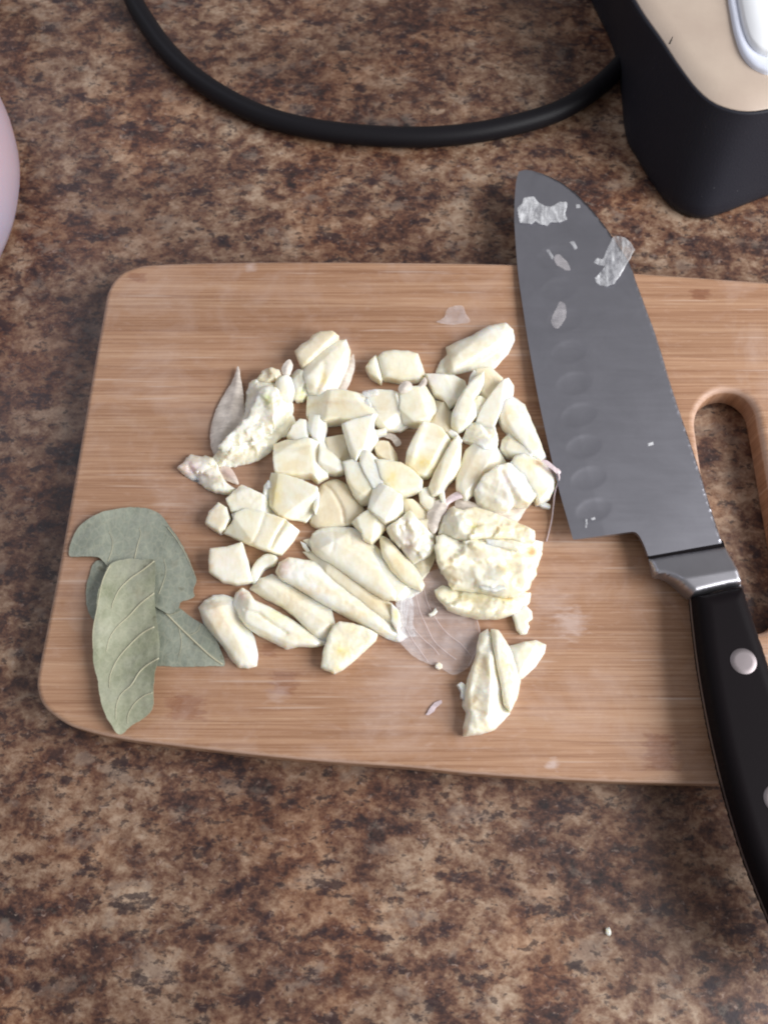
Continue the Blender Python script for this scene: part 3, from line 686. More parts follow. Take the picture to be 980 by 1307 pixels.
# -- top centre / right
g('garlic_chunk', 'smooth barrel-shaped chunk alone at the top, right of its cut-off end',
  [(484,455),(489,450),(503,448),(520,449),(532,452),(537,466),(541,479),(535,483),(512,485),(491,481),(487,468)], (7, 0, -4), 'cream', dome=3, R=12, nz_=.1)
g('garlic_slice', 'rounded end slice cut from the barrel-shaped chunk, left of it across a narrow gap',
  [(468,468),(473,460),(480,454),(483,458),(486,470),(488,480),(486,488),(482,483),(473,477)], (6.5, 0, -3), 'cream', dome=2, R=8, nz_=.15)
g('garlic_clove', 'broad smooth clove slice at the top right of the pile, nearest the knife blade',
  [(558,474),(564,462),(573,453),(571,444),(585,437),(602,430),(624,417),(645,413),(653,421),(654,433),(647,449),(630,468),(605,470),(586,474),(572,478)], (5.5, -1, -2), 'ivory', dome=4.2, R=20, nz_=.1, spots=[(585,455,24,12,(.95,.91,.82)),(640,440,12,16,(1.05,1.1,1.25))])
g('garlic_chunk', 'triangular chunk with its point down, under the left end of the broad clove slice',
  [(544,476),(556,478),(578,480),(592,487),(595,497),(585,507),(574,517),(566,505),(556,499)], (8.5, 0, -1), 'ivory', spots=[(553,483,7,6,LAV)])
g('garlic_chunk', 'chunk with a bright right face, below the barrel-shaped chunk',
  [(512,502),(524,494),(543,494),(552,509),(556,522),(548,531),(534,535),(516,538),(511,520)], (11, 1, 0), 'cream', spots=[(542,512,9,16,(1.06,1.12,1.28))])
g('garlic_chunk', 'greyish block with a raised rib down its middle, right of the wide flat-topped chunk',
  [(465,501),(480,498),(498,499),(512,503),(517,520),(520,543),(510,548),(489,545),(476,536),(479,520)], (9, 0, 0), 'ivory', lines=[([(505,503),(510,518),(512,527)], 1.2, 2.2)], spots=[(490,520,18,20,(.92,.88,.80))])
g('garlic_chunk', 'low tan piece half hidden below the chunk with the bright right face',
  [(545,528),(556,512),(566,515),(577,530),(586,545),(578,556),(560,546),(545,540)], (5, 0, 0), 'tan', dome=1, R=6)
g('garlic_slice', 'bright white crescent slice standing on edge, lower right of the triangular chunk',
  [(617,474),(616,487),(609,499),(602,508),(606,520),(607,530),(596,540),(585,548),(578,542),(579,526),(585,511),(597,493),(607,482)], (13.5, 0, -2), 'white', base=3, dome=1, R=5)
g('garlic_crumb', 'slim upright spike of garlic behind the white crescent slice',
  [(597,490),(600,478),(605,470),(609,478),(606,487)], 10, 'ivory', base=1, s=1.5)
g('garlic_chunk', 'shaded tan chunk below the right end of the broad clove slice',
  [(608,471),(626,470),(640,483),(637,498),(628,510),(616,506),(610,490)], (7.5, 0, -1), 'tan')
g('garlic_stick', 'upright stick with a pale lavender tip, between the crescent slice and the long right clove',
  [(641,486),(648,483),(654,492),(653,503),(643,512),(636,526),(628,545),(616,551),(608,540),(616,520),(630,500)], (12, 2, -2), 'ivory', base=1, spots=[(648,493,8,10,LAV)])
g('garlic_crumb', 'small crumbly fragment in the hollow beside the white crescent slice',
  [(600,512),(612,505),(622,510),(618,524),(608,533),(602,524)], 9, 'cream', nz_=1.2)
g('garlic_clove', 'long white clove along the right edge of the pile, parallel to the knife edge',
  [(640,512),(654,507),(668,517),(678,540),(688,564),(695,584),(690,589),(677,580),(664,563),(655,550),(644,540),(637,526)], (9.5, -1, -2), 'white', dome=2, R=9, base=0, spots=[(648,530,7,18,(.96,.85,.68))])
g('garlic_clove', 'rounded knob of garlic just left of the lower end of the long right clove',
  [(640,573),(643,561),(651,553),(664,556),(676,562),(682,575),(676,586),(661,581),(648,580)], (8, 1, -1), 'ivory', dome=1.6, R=7)
g('garlic_chunk', 'mushy white-topped chunk below the crescent slice and the upright stick',
  [(592,560),(597,546),(604,540),(617,540),(630,545),(635,560),(631,574),(618,571),(605,562)], (9.8, 1, 0), 'white', nz_=1.1, dips=[(600,562,7,-2)])
g('garlic_clove', 'rounded cream clove piece left of the large white crushed clove',
  [(583,606),(590,590),(596,575),(606,566),(620,563),(632,570),(640,583),(645,592),(633,601),(620,611),(607,627),(595,637),(585,624)], (7.5, 1, -1), 'ivory', dome=3, R=12, spots=[(605,605,16,20,(.97,.89,.80))])
g('garlic_clove', 'large white crushed clove at the right of the pile, with a lavender sheen',
  [(611,640),(607,626),(618,607),(638,594),(650,592),(664,600),(675,613),(684,631),(674,640),(656,640),(648,649),(633,648),(620,645)], (13.5, 1, -2), 'white', base=0, dome=1.5, R=9, fac=[(115,.1,.25),(-35,.35,.3)], lines=[([(640,600),(648,620),(658,638)], -1.4, 4), ([(612,628),(625,632),(640,646)], 1, 5)], nz_=.3, spots=[(645,615,8,20,LAV)])
g('garlic_clove', 'piece with a torn violet skin edge, at the far right of the pile',
  [(650,594),(658,583),(668,580),(682,586),(696,591),(706,600),(710,608),(706,622),(700,634),(687,640),(680,626),(668,606)], (9.5, 0, -2), 'white', dome=1.5, R=8, spots=[(668,590,14,8,(.97,.90,.70)),(685,590,8,5,(.93,.72,.55)),(703,597,6,8,(.84,.70,.78)),(688,628,12,8,(.95,.92,.76))])
g('garlic_chunk', 'tall cream chunk with a bright left slope, right of the centre, beside the pointed wedge',
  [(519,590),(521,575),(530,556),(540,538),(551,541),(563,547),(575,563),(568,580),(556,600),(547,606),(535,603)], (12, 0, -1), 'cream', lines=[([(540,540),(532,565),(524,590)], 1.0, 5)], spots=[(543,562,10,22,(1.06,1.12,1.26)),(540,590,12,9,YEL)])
g('garlic_slice', 'tall pointed wedge leaning against the tall cream chunk, tip upwards',
  [(583,556),(587,568),(586,594),(580,604),(570,614),(562,627),(553,630),(549,620),(557,601),(568,580),(577,565)], (11.5, 1, -3), 'cream', dome=1, R=6, base=0)
g('garlic_chunk', 'small dull chip in the gap left of the tall cream chunk',
  [(477,566),(486,563),(495,564),(505,579),(507,586),(496,587),(483,579)], (6, 0, 0), 'tan')
g('garlic_chunk', 'small rounded chip under the lower end of the pointed wedge',
  [(535,624),(548,622),(558,633),(562,645),(556,656),(546,651),(538,640)], (6, 0, 0), 'ivory', dome=1, R=6)
g('garlic_chunk', 'flat chip in the gap between the centre square chip and the large crushed clove',
  [(514,636),(526,638),(539,648),(549,660),(543,668),(530,664),(518,655)], (5, 0, 0), 'tan')

# -- large crushed clove, right of centre
g('garlic_clove', 'upper slab of the large crushed clove, with a green spot on its pale face',
  [(563,668),(569,655),(578,647),(590,652),(606,648),(626,654),(650,664),(670,672),(681,678),(681,687),(664,690),(640,684),(620,685),(607,685),(595,689),(580,685),(562,680)], (11.5, -3, -1), 'cream', dome=1.6, R=8,
  lines=[([(580,650),(585,670),(593,686)], 1.4, 6)], dips=[(603,672,8,-1.6)], spots=[(582,665,12,16,(1.04,1.10,1.2)),(603,672,8,4,(.88,.93,.56)),(672,680,12,6,(1,1,1.2)),(650,675,20,8,(.98,.92,.78))], nz_=.7)
g('garlic_clove', 'wide main body of the large crushed clove, with an orange-brown mark on its right edge',
  [(559,684),(568,684),(580,688),(595,691),(609,687),(640,687),(664,692),(682,689),(690,692),(689,706),(684,717),(682,730),(676,739),(672,748),(660,757),(640,760),(618,753),(597,750),(578,748),(570,731),(562,715),(558,698)],
  (11, -2, -2), 'cream', dome=1.8, R=9, lines=[([(568,696),(576,700),(584,703)], -2.2, 1.8), ([(632,722),(650,721),(684,717)], -1.6, 2.4), ([(600,700),(640,704),(675,706)], -1.0, 5), ([(600,715),(608,735),(625,748)], 1.2, 6)],
  spots=[(678,704,7,6,(.96,.70,.40)),(646,727,10,7,(.99,.84,.48)),(606,713,8,5,(1.05,1.12,1.35)),(625,735,30,14,(1.05,1.10,1.25)),(575,725,10,20,(1,.93,.84))], nz_=1.3, rag=.8, s=2.0)
g('garlic_slice', 'crescent-shaped lower lip broken from the large crushed clove, hollow along its top',
  [(557,753),(565,749),(580,753),(600,756),(622,758),(645,763),(664,757),(676,757),(673,768),(661,779),(636,787),(611,788),(590,783),(574,775),(562,763)], (6, 0, 0), 'cream', dome=2, R=7,
  lines=[([(585,763),(605,765),(625,765)], -2.4, 5), ([(570,770),(600,780),(640,780)], 1.5, 5)], spots=[(605,763,22,6,(.97,.88,.62)),(645,764,12,5,(1,.88,.55))], nz_=.6)
g('garlic_crumb', 'small forked crumb below the right end of the crescent-shaped lip',
  [(654,784),(662,776),(670,773),(677,781),(678,789),(672,793),(674,799),(671,807),(665,808),(660,801),(658,792)], (3.2, 0, 0), 'ivory', dome=1, R=4)
# -- bottom clove
g('garlic_clove', 'large pointed clove lying apart at the bottom, left half of a split pair',
  [(611,822),(614,811),(622,805),(626,812),(629,830),(634,851),(640,876),(645,900),(649,909),(630,929),(611,934),(592,937),(593,929),(598,909),(592,900),(594,882),(603,855),(610,836)], (7, 1.5, -1), 'ivory', dome=4, R=15,
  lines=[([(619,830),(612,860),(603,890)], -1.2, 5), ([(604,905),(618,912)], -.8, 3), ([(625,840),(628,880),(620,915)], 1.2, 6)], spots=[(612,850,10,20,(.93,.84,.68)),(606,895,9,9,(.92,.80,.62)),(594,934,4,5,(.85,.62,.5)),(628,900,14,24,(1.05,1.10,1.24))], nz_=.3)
g('garlic_slice', 'narrow curved right half of the split clove at the bottom, with an orange stain',
  [(629,803),(635,805),(648,826),(659,850),(662,868),(658,890),(650,906),(645,898),(642,876),(636,850),(631,828)], (8, -2.5, -1), 'ivory', dome=2, R=8, spots=[(650,853,6,12,(.98,.74,.48)),(643,842,5,14,(1,.92,.72))], nz_=.2)
g('garlic_clove', 'smooth pointed piece sticking out to the right behind the split clove at the bottom',
  [(650,826),(668,821),(684,819),(695,824),(693,832),(682,849),(666,864),(660,868),(656,846)], (4.5, -1, -1), 'ivory', dome=2.5, R=10, spots=[(668,834,16,8,(.93,.88,.76))], nz_=.1)
g('garlic_crumb', 'tiny curled white shred at the left side of the bottom clove',
  [(584,874),(589,871),(593,874),(594,884),(592,893),(589,890),(589,882)], (4, 0, 0), 'white', nz_=.3, s=1.5)
g('garlic_chunk', 'lone wedge with a bright lower-right face, just below the longest half clove',
  [(420,812),(426,800),(433,795),(450,797),(466,802),(480,810),(478,815),(465,827),(450,841),(435,853),(427,857),(411,850),(414,833)], (6.5, -1.5, -3.5), 'cream', dome=1.8, R=10, spots=[(436,829,10,8,(1,.98,.66)),(463,822,10,18,(1.05,1.12,1.28))], nz_=.25)

# -- loose shreds lying in the gaps
for lb, ol, h in [
    ('thin white shred across the gap right of the wide flat-topped chunk', [(470,547),(482,549),(492,546),(494,550),(483,554),(471,552)], 9),
    ('thin cream shred between the tall cream chunk and the crescent slice', [(574,548),(583,553),(590,562),(587,565),(579,558),(572,552)], 9.5),
    ('narrow shred standing between the pointed wedge and the small rounded chip', [(556,618),(566,622),(568,640),(564,641),(560,628),(554,623)], 8),
    ('tiny pale shred in the dark gap left of the blunt-ended half clove', [(383,690),(390,694),(396,703),(392,704),(386,698)], 3),
    ('small shred leaning on the right side of the bright cube', [(402,625),(407,628),(406,645),(402,655),(400,648),(402,638)], 9),
    ('torn shred between the long blocky chunk and the wedge behind it', [(296,656),(310,652),(322,655),(333,660),(330,664),(315,660),(298,661)], 9.2),
    ('white torn strip on the upper right of the large main crushed body', [(620,688),(640,690),(660,697),(662,701),(645,698),(622,693)], 13.2),
    ('white torn flake on the lower middle of the large main crushed body', [(608,744),(624,739),(640,744),(646,751),(630,754),(616,752)], 12.3),
    ('small torn flake at the left end of the greyish ribbed block', [(462,512),(470,508),(474,516),(470,528),(464,524)], 9.6)]:
    g('garlic_shred', lb, ol, (h, 1, 0), 'white', base=max(0, h - 4), s=1.3, nz_=.2, inf=.6)

# -- skins
def skin(label, ol, hf, mat='skin', **kw):
    return sheet('garlic_skin', label, ol, hf, mat, 'garlic skin', group='bits of garlic skin', **kw)
skin('tall lance-shaped papery skin with a sharp tip, at the upper left of the pile',
     [(304,467),(308,485),(311,505),(312,528),(310,545),(298,562),(285,577),(275,582),(269,568),(269,548),(275,525),(286,504),(297,486)],
     lambda v, d: 1.2 + 2.8*np.clip(d/16, 0, 1)**.7 + 2.0*np.clip((v[:, 0]-290)/25, 0, 1), 'skin', th=.5)
skin('small lavender flake of skin poking up left of the topmost half clove',
     [(359,472),(364,463),(370,459),(374,466),(371,477),(364,481)], lambda v, d: 8 + d*.2, 'skin')
skin('upright lavender skin behind the right side of the topmost half clove',
     [(438,470),(446,459),(451,452),(453,466),(450,480),(443,496),(432,503),(430,490)], lambda v, d: 3 + d*.15, 'skin')
skin('shrivelled violet-brown skin beside the pinkish root end at the left',
     [(277,597),(290,594),(299,603),(305,618),(299,617),(291,614),(282,608)], lambda v, d: 1.5 + d*.2, 'skin', spots=[(290,604,14,10,(.72,.60,.60))])
skin('clear triangular flake of skin lying alone above the barrel-shaped chunk and the broad clove slice',
     [(556,411),(566,406),(570,396),(577,391),(590,390),(594,400),(600,410),(590,413),(573,414)], lambda v, d: .5 + .5*np.clip((v[:, 1]-402)/10, 0, 1), 'clear', th=.12)
skin('pale loose skin curling out of the far right piece towards the blade',
     [(690,588),(697,587),(706,594),(715,601),(712,606),(705,600),(697,594)], lambda v, d: 10.5 + d*.1 - (v[:, 0]-690)*.1, 'pinkskin', s=1.5)
skin('papery skin under the lower right of the large white crushed clove',
     [(588,632),(600,640),(620,646),(640,652),(655,646),(672,646),(668,655),(658,668),(640,664),(615,652),(595,652),(580,645)], lambda v, d: 2.0 + d*.1, 'skin')
skin('curled ribbon of lavender skin right of the pointed wedge',
     [(556,656),(562,645),(572,634),(584,627),(593,627),(592,634),(580,639),(572,645),(568,656),(558,662)], lambda v, d: 5 + d*.2, 'pinkskin')
skin('rumpled skin bridging the pointed wedge and the large crushed clove',
     [(545,655),(556,640),(566,637),(570,648),(562,662),(556,680),(548,676)], lambda v, d: 6 + d*.15, 'skin')
skin('thin bent flap of skin on top of the chunk below the barrel-shaped chunk',
     [(508,498),(512,489),(519,486),(526,490),(524,498),(514,502)], lambda v, d: 10.5 + d*.2, 'skin', s=1.6)
skin('little brownish skin flap between the barrel-shaped chunk and the triangular chunk',
     [(528,497),(535,490),(541,482),(545,485),(542,493),(535,498)], lambda v, d: 9 + d*.2, 'skin', s=1.5)
skin('lavender tip of skin at the upper left of the greyish ribbed block',
     [(462,501),(468,498),(480,497),(484,503),(474,506),(466,507)], lambda v, d: 9.8 + d*.1, 'film', s=1.6)
skin('pink shred of skin lying alone left of the split bottom clove',
     [(543,912),(549,903),(554,897),(563,893),(564,897),(557,903),(553,909),(547,913)], lambda v, d: .5 + d*.05, 'pinkskin', s=1.5, soft=False)
skin('small skin curl inside the gap above the small dull chip',
     [(486,556),(497,553),(506,557),(512,566),(505,570),(500,562)], lambda v, d: 3, 'skin', s=1.6)

# thread of skin hanging from the far right piece
tp = catmull([(712,604,8.5),(713,612,7),(708,628,5.5),(706,645,3.5),(704,662,1.6),(700,680,.8),(697,691,.6)], 6, False)
o = link('garlic_skin', tube(P(tp[:, 0], tp[:, 1], BT + tp[:, 2]*.001), [.00045*(1-.4*i/len(tp)) for i in range(len(tp))], 7), MAT['pinkskin'])
tag(o, 'long thin thread of skin hanging from the far right piece towards the blade', 'garlic skin', 'bits of garlic skin')
set_tint(o.data, np.ones((len(o.data.vertices), 3)))
o = lump('garlic_crumb', 'white crumb at the top of the hanging skin thread, below the far right piece', [(689,641),(694,640),(702,645),(702,648),(694,647),(689,644)], 2.5, 'white', group=GG, s=1.4)

# large clear skin with veins
root = empty('garlic_skin', P(560, 790, BT)); tag(root, 'large clear oval skin with curved veins, lying below the large crushed clove', 'garlic skin', 'bits of garlic skin')
def hclear(v, d): return .5 + 2.2*np.clip(1 - (v[:, 0]-508)/30, 0, 1) + 1.2*np.exp(-(d/5)**2)*.5 + .6*np.clip(d/25, 0, 1)
big, vs, top = sheet('skin_sheet', None, [(506,772),(514,762),(530,755),(538,742),(548,730),(566,727),(580,745),(596,768),(607,787),(612,808),(610,826),(603,846),(592,856),(578,861),(566,855),(556,850),
    (544,846),(528,838),(514,824),(507,814),(509,795)], hclear, 'clear', None, th=.12, parent=root, spots=[(516,790,11,34,(1.05,1.08,1.12))], s=2.6)
kids = [big]
band, _, _ = sheet('skin_fold', None, [(505,770),(512,763),(524,760),(528,775),(527,795),(532,810),(522,812),(511,806),(510,790)], lambda v, d: 2.6 - (v[:, 0]-505)*.04, 'film', None, th=.12, parent=root, s=2.4)
kids.append(band)
for v in ([(530,757),(535,778),(543,797),(553,817),(566,830),(582,842)], [(540,745),(545,768),(556,790),(570,808),(588,822),(600,836)], [(517,800),(527,818),(537,832),(546,845)],
          [(528,803),(540,816),(552,826),(560,836)], [(608,790),(612,808),(608,828),(598,850)]):
    q = surf_line(catmull(v, 5, False), vs, top); kids.append(link('vein', tube(q, .00022, 6), MAT['skinvein'], root))
adopt(root, kids)
g('garlic_crumb', 'pinkish speck of garlic at the lower edge of the large clear skin', [(556,848),(560,845),(564,848),(564,852),(560,854),(556,852)], 2.6, 'ivory', s=1.3, spots=[(560,850,6,6,(.95,.78,.72))])
g('garlic_crumb', 'pale curved scrap on top of the large clear skin', [(547,784),(552,781),(556,776),(558,780),(554,784),(549,786)], 2.6, 'ivory', s=1.3)

# ------------------------------------------------------------------ knife
# the knife lies on its side: mid-plane 1.6 mm above the board near the far board edge, 9.5 mm at the handle
k0 = P(735, 345, BT + .0022); k1 = P(905, 800, BT + .0098); k2 = P(820, 345, BT + .0022)
KN = np.cross(k1 - k0, k2 - k0); KN /= np.linalg.norm(KN); KN = KN if KN[2] > 0 else -KN
def PK(px, py, off=0.0):
    d = rays(px, py); t = ((k0 - CAM) @ KN) / (d @ KN); return CAM + d * t[..., None] + KN * np.asarray(off, float)[..., None]
def slab(name, ol, up, dn, mat, parent, s=3, soft=True, rs=2):
    """solid between mid-plane + up(p,d) and mid-plane - dn(p,d)"""
    o2 = resample(catmull(np.array(ol, float), 6) if soft else np.array(ol, float), s)
    vs, fs = flat_tris(o2, s); d = seg_dist(vs, o2)
    T = PK(vs[:, 0], vs[:, 1], up(vs, d)); B = PK(vs[:, 0], vs[:, 1], -dn(vs, d))
    n = len(vs); loop = border(fs); faces = list(fs) + [[i+n for i in f[::-1]] for f in fs]
    for i in range(len(loop)):
        a, b_ = loop[i], loop[(i+1) % len(loop)]; faces.append([b_, a, a+n, b_+n])
    return link(name, mesh(np.vstack([T, B]), faces), mat, parent)
kroot = empty('kitchen_knife', P(800, 500, BT)); tag(kroot, 'broad-bladed kitchen knife with black riveted handle, lying across the right of the board', 'knife')
kids = []
edge = [(662,219),(658,235),(656,270),(657,300),(661,350),(668,400),(676,450),(687,510),(700,570),(713,625),(724,664),(731,689)]
spine = [(921,694),(905,645),(893,605),(880,565),(868,530),(855,490),(840,440),(826,400),(812,362),(804,340),(794,322),(781,303),(765,281),(745,258),(725,240),(705,228),(685,220),(671,217)]
heel = [(745,687.5),(775,684),(800,680.5),(808,680),(813,683),(818,691),(822,700),(826,711)]
bl_ol = edge + heel + spine
E = np.array(edge, float)
dimples = [(706+6*i*1.05, 330+40.2*i) for i in range(9)]
SP = np.array(spine, float)
def blade_up(v, d):
    de = seg_dist(v, E, False)
    t = .00012 + .0010 * np.clip(de / 40, 0, 1)**.9
    t = np.minimum(t, .0002 + seg_dist(v, SP, False) * .0006)
    for (x, y) in dimples:
        ax = (v[:, 0]-x)*.97 + (v[:, 1]-y)*(-.22); ay = (v[:, 1]-y)*.97 + (v[:, 0]-x)*.22
        q = (ax/22)**2 + (ay/14)**2; t = t - .0004*np.clip(1.05-q, 0, 1)**.75
    return np.maximum(t, .00005)
def blade_dn(v, d): return .00012 + .0010 * np.clip(seg_dist(v, E, False) / 40, 0, 1)**.9
ob = resample(np.vstack([catmull(edge, 6, False), catmull(heel, 6, False), catmull(spine, 6, False)]), 2.4)
def slab_pts(name, o2, up, dn, mat, s):
    vs, fs = flat_tris(o2, s); d = seg_dist(vs, o2)
    T = PK(vs[:, 0], vs[:, 1], up(vs, d)); B = PK(vs[:, 0], vs[:, 1], -dn(vs, d))
    n = len(vs); loop = border(fs); faces = list(fs) + [[i+n for i in f[::-1]] for f in fs]
    for i in range(len(loop)):
        a, b_ = loop[i], loop[(i+1) % len(loop)]; faces.append([b_, a, a+n, b_+n])
    return link(name, mesh(np.vstack([T, B]), faces, sharp=38), mat, kroot)
kids.append(slab_pts('blade', ob, blade_up, blade_dn, MAT['blade'], 2.4))
def rnd(h, r):   # rounded edge profile (px radius r)
    return lambda v, d: h * (.25 + .75*np.sqrt(np.clip(1 - (1 - np.clip(d/r, 0, 1))**2, 0, 1)))
bol = np.vstack([[(827,714.5),(829.5,723),(833,736)], catmull([(833,736),(846,738.5),(859,745),(870,755),(880,763.5)], 6, False), [(900,758.5),(922,753.5),(943,750)],
                 catmull([(943,750),(939,736),(933,719),(924,698.5)], 4, False), [(896,703),(861,708.5)]])
def bol_h(v, d):
    t = np.clip(((v[:, 1] - (711 - (v[:, 0]-826)*.168)))/40, 0, 1); r = np.sqrt(np.clip(1 - (1 - np.clip(d/7, 0, 1))**2, 0, 1))
    return (.0016 + .0052*t**1.1) * (.35 + .65*r)
kids.append(slab_pts('groove', resample(np.array([(825,706),(922,690),(925,700),(829,717)], float), 1.6), lambda v, d: np.full(len(v), .0002), lambda v, d: np.full(len(v), .0004), MAT['handle'], 2))
kids.append(slab_pts('bolster', resample(bol, 2.2), bol_h, bol_h, MAT['bolster'], 2.2))
hl = [(880,764),(883,795),(889,845),(898,900),(910,958),(925,1018),(945,1085),(965,1138),(982,1178),(1003,1222),(1030,1262),(1060,1282),(1092,1280),(1112,1255),(1112,1215),(1098,1165),(1074,1100),(1046,1030),(1014,952),(985,878),(965,818),(953,782),(943.5,751.5)]
hl_a = np.vstack([catmull(hl, 5, False), [(922,755),(900,760)]])
hr = rnd(.0088, 20)
def scale_top(v, d): return np.maximum(hr(v, d), .0012)
def two(name, side):
    o2 = resample(hl_a, 3.2); vs, fs = flat_tris(o2, 3.2); d = seg_dist(vs, o2); h = scale_top(vs, d)
    A = PK(vs[:, 0], vs[:, 1], side*h); B = PK(vs[:, 0], vs[:, 1], side*np.full(len(vs), .0010))
    if side < 0: A, B = B, A
    n = len(vs); loop = border(fs); faces = list(fs) + [[i+n for i in f[::-1]] for f in fs]
    for i in range(len(loop)):
        a, b_ = loop[i], loop[(i+1) % len(loop)]; faces.append([b_, a, a+n, b_+n])
    return link(name, mesh(np.vstack([A, B]), faces, sharp=50), MAT['handle'], kroot)
kids.append(two('handle_scale', 1)); kids.append(two('handle_scale', -1))
to = resample(hl_a, 3.2); tv, tf = flat_tris(to, 4)
cen = hl_a.mean(0)
tg = slab_pts('tang', resample(hl_a, 3.2), lambda v, d: np.full(len(v), .00085), lambda v, d: np.full(len(v), .00085), MAT['bolster'], 6); kids.append(tg)
for (x, y, r) in [(939,850,15.5), (981,1022,15.5), (1046,1176,15.5)]:
    a = np.linspace(0, 2*math.pi, 33)[:-1]; V = []; c0 = PK(np.array([x]), np.array([y]), np.array([.0090]))[0]
    ux = np.array([1., 0, 0]); ux -= KN*(ux @ KN); ux /= np.linalg.norm(ux); uy = np.cross(KN, ux)
    R0 = r * .000372
    for rr, zz in ((1.0, -.003), (1.0, -.0001), (.96, .00008), (.6, .00018)):
        for t in a: V.append(c0 + R0*rr*(math.cos(t)*ux + math.sin(t)*uy) + KN*zz)
    V.append(c0 + KN*.0002); F_ = []
    for k in range(3):
        for i in range(32): F_.append([k*32+i, k*32+(i+1) % 32, (k+1)*32+(i+1) % 32, (k+1)*32+i])
    for i in range(32): F_.append([96+i, 96+(i+1) % 32, 128])
    kids.append(link('rivet', mesh(V, F_), MAT['rivet'], kroot))
adopt(kroot, kids)

# garlic film stuck to the blade
def on_blade(label, ol, hf, mat, th=.12, s=2.0, soft=False, rag=.4, wav=.25, name='garlic_skin'):
    GN[0] += 1; seed = GN[0]*2.9
    o2 = resample(catmull(np.array(ol, float), 5) if soft else np.array(ol, float), s)
    o2 = o2 + np.stack([vnoise(np.c_[o2, o2[:, :1]*0], .2, seed), vnoise(np.c_[o2, o2[:, :1]*0], .2, seed+50)], -1)*rag*2
    vs, fs = flat_tris(o2, s); d = seg_dist(vs, o2); h = .0011 + hf(vs, d)*.001
    h = np.maximum(h + vnoise(np.c_[vs*.01, vs[:, :1]*0], 12, seed)*wav*.001, .00125)
    T = PK(vs[:, 0], vs[:, 1], h); B = PK(vs[:, 0], vs[:, 1], h - th*.001)
    n = len(vs); loop = border(fs); faces = list(fs) + [[i+n for i in f[::-1]] for f in fs]
    for i in range(len(loop)):
        a, b_ = loop[i], loop[(i+1) % len(loop)]; faces.append([b_, a, a+n, b_+n])
    me = mesh(np.vstack([T, B]), faces); set_tint(me, np.ones((2*n, 3)))
    o = link(name, me, MAT[mat]); tag(o, label, 'garlic skin', 'bits of garlic skin'); return o
on_blade('ragged translucent film of skin stuck across the blade near its tip',
   [(659,268),(666,262),(668,255),(680,253),(686,261),(695,266),(703,266),(712,261),(722,260),(723,267),(720,274),(723,283),(712,287),(702,286),(697,291),(690,289),(682,285),(678,289),(662,286)], lambda v, d: .25 + .35*np.exp(-(d/2.5)**2), 'film')
on_blade('curled milky skin standing up over the back of the blade',
   [(781,306),(790,307),(801,317),(806,328),(801,337),(796,345),(790,356),(782,366),(772,369),(760,364),(758,357),(766,349),(771,342),(763,340),(756,337),(761,331),(768,334),(773,322)],
   lambda v, d: .5 + 4.5*np.clip((v[:, 0]-768)/36, 0, 1)**1.4, 'film', th=.25, wav=.6)
on_blade('small lavender scrap of film in the third hollow of the blade', [(704,417),(703,408),(709,396),(713,387),(720,390),(722,400),(719,411),(711,421)], lambda v, d: .1 + d*.03, 'clear', soft=True)
on_blade('small wisp of film in the first hollow of the blade', [(706,331),(711,326),(717,330),(724,338),(727,347),(720,346),(710,340)], lambda v, d: .1, 'clear', soft=True)
on_blade('white fleck near the first hollow of the blade', [(696,321),(700,320),(706,330),(703,333)], lambda v, d: .2, 'film')
on_blade('pale fleck on the blade below the tip film', [(726,311),(731,309),(736,318),(733,321)], lambda v, d: .2, 'film')
on_blade('pale dot on the blade right of the tip film', [(734,263),(739,263),(740,267),(735,268)], lambda v, d: .15, 'film', s=1.2)
on_blade('white scratch-like wisp in the last hollow near the heel of the blade', [(746,664),(748,663),(748.5,675),(746,675)], lambda v, d: .1, 'film', s=1.2)
on_blade('tiny white speck in the last hollow near the heel of the blade', [(753,662),(758,661),(759,664),(754,666)], lambda v, d: .1, 'film', s=1.2)
on_blade('dried pale speck in the middle of the blade behind the hollows', [(825,567),(832,565),(833,569),(826,571)], lambda v, d: .1, 'film', s=1.2)

# ------------------------------------------------------------------ cord, appliance, crockery
cp = catmull([(150,-90),(158,-40),(171,0),(186,27),(212,63),(247,97),(292,127),(342,150),(402,165),(470,173),(540,175),(602,170),(662,158),(712,142),(752,119),(782,93),(806,66),(830,40)], 8, False)
Q = P(cp[:, 0], cp[:, 1], np.full(len(cp), .006))
o = link('power_cord', tube(Q, .0057, 18), MAT['cord']); tag(o, 'thick black power cord looping behind the board to the black appliance', 'cord')

aroot = empty('kitchen_appliance', P(900, 120, 0)); tag(aroot, 'black kitchen appliance with beige top panel and white inset, at the upper right corner', 'appliance')
basel = catmull([(797,175),(812,205),(832,238),(855,266),(888,281),(920,275),(980,252),(1060,228),(1150,190),(1190,90),(1170,-80),(1080,-190),(900,-230),(740,-170),(722,-80),(752,0),(780,60),(790,110)], 6)
topl = catmull([(812,5),(842,49),(868,88),(892,118),(916,135),(950,143),(985,139),(1040,125),(1100,90),(1140,0),(1130,-130),(1060,-230),(920,-290),(790,-260),(760,-170),(782,-60)], 6)
HT = .060
bw = P(basel[:, 0], basel[:, 1], np.full(len(basel), .001))[:, :2]; tw = P(topl[:, 0], topl[:, 1], np.full(len(topl), HT))[:, :2]
def ang(p, n=120):
    c = p.mean(0); return c
cc = tw.mean(0)
def polar(p, n=140):
    a = np.arctan2(p[:, 1]-cc[1], p[:, 0]-cc[0]); r = np.hypot(*(p-cc).T); k = np.argsort(a); a, r = a[k], r[k]
    t = np.linspace(-math.pi, math.pi, n, endpoint=False); rr = np.interp(t, np.r_[a[-1]-2*math.pi, a, a[0]+2*math.pi], np.r_[r[-1], r, r[0]])
    return t, rr
t, rb_ = polar(bw); _, rt_ = polar(tw)
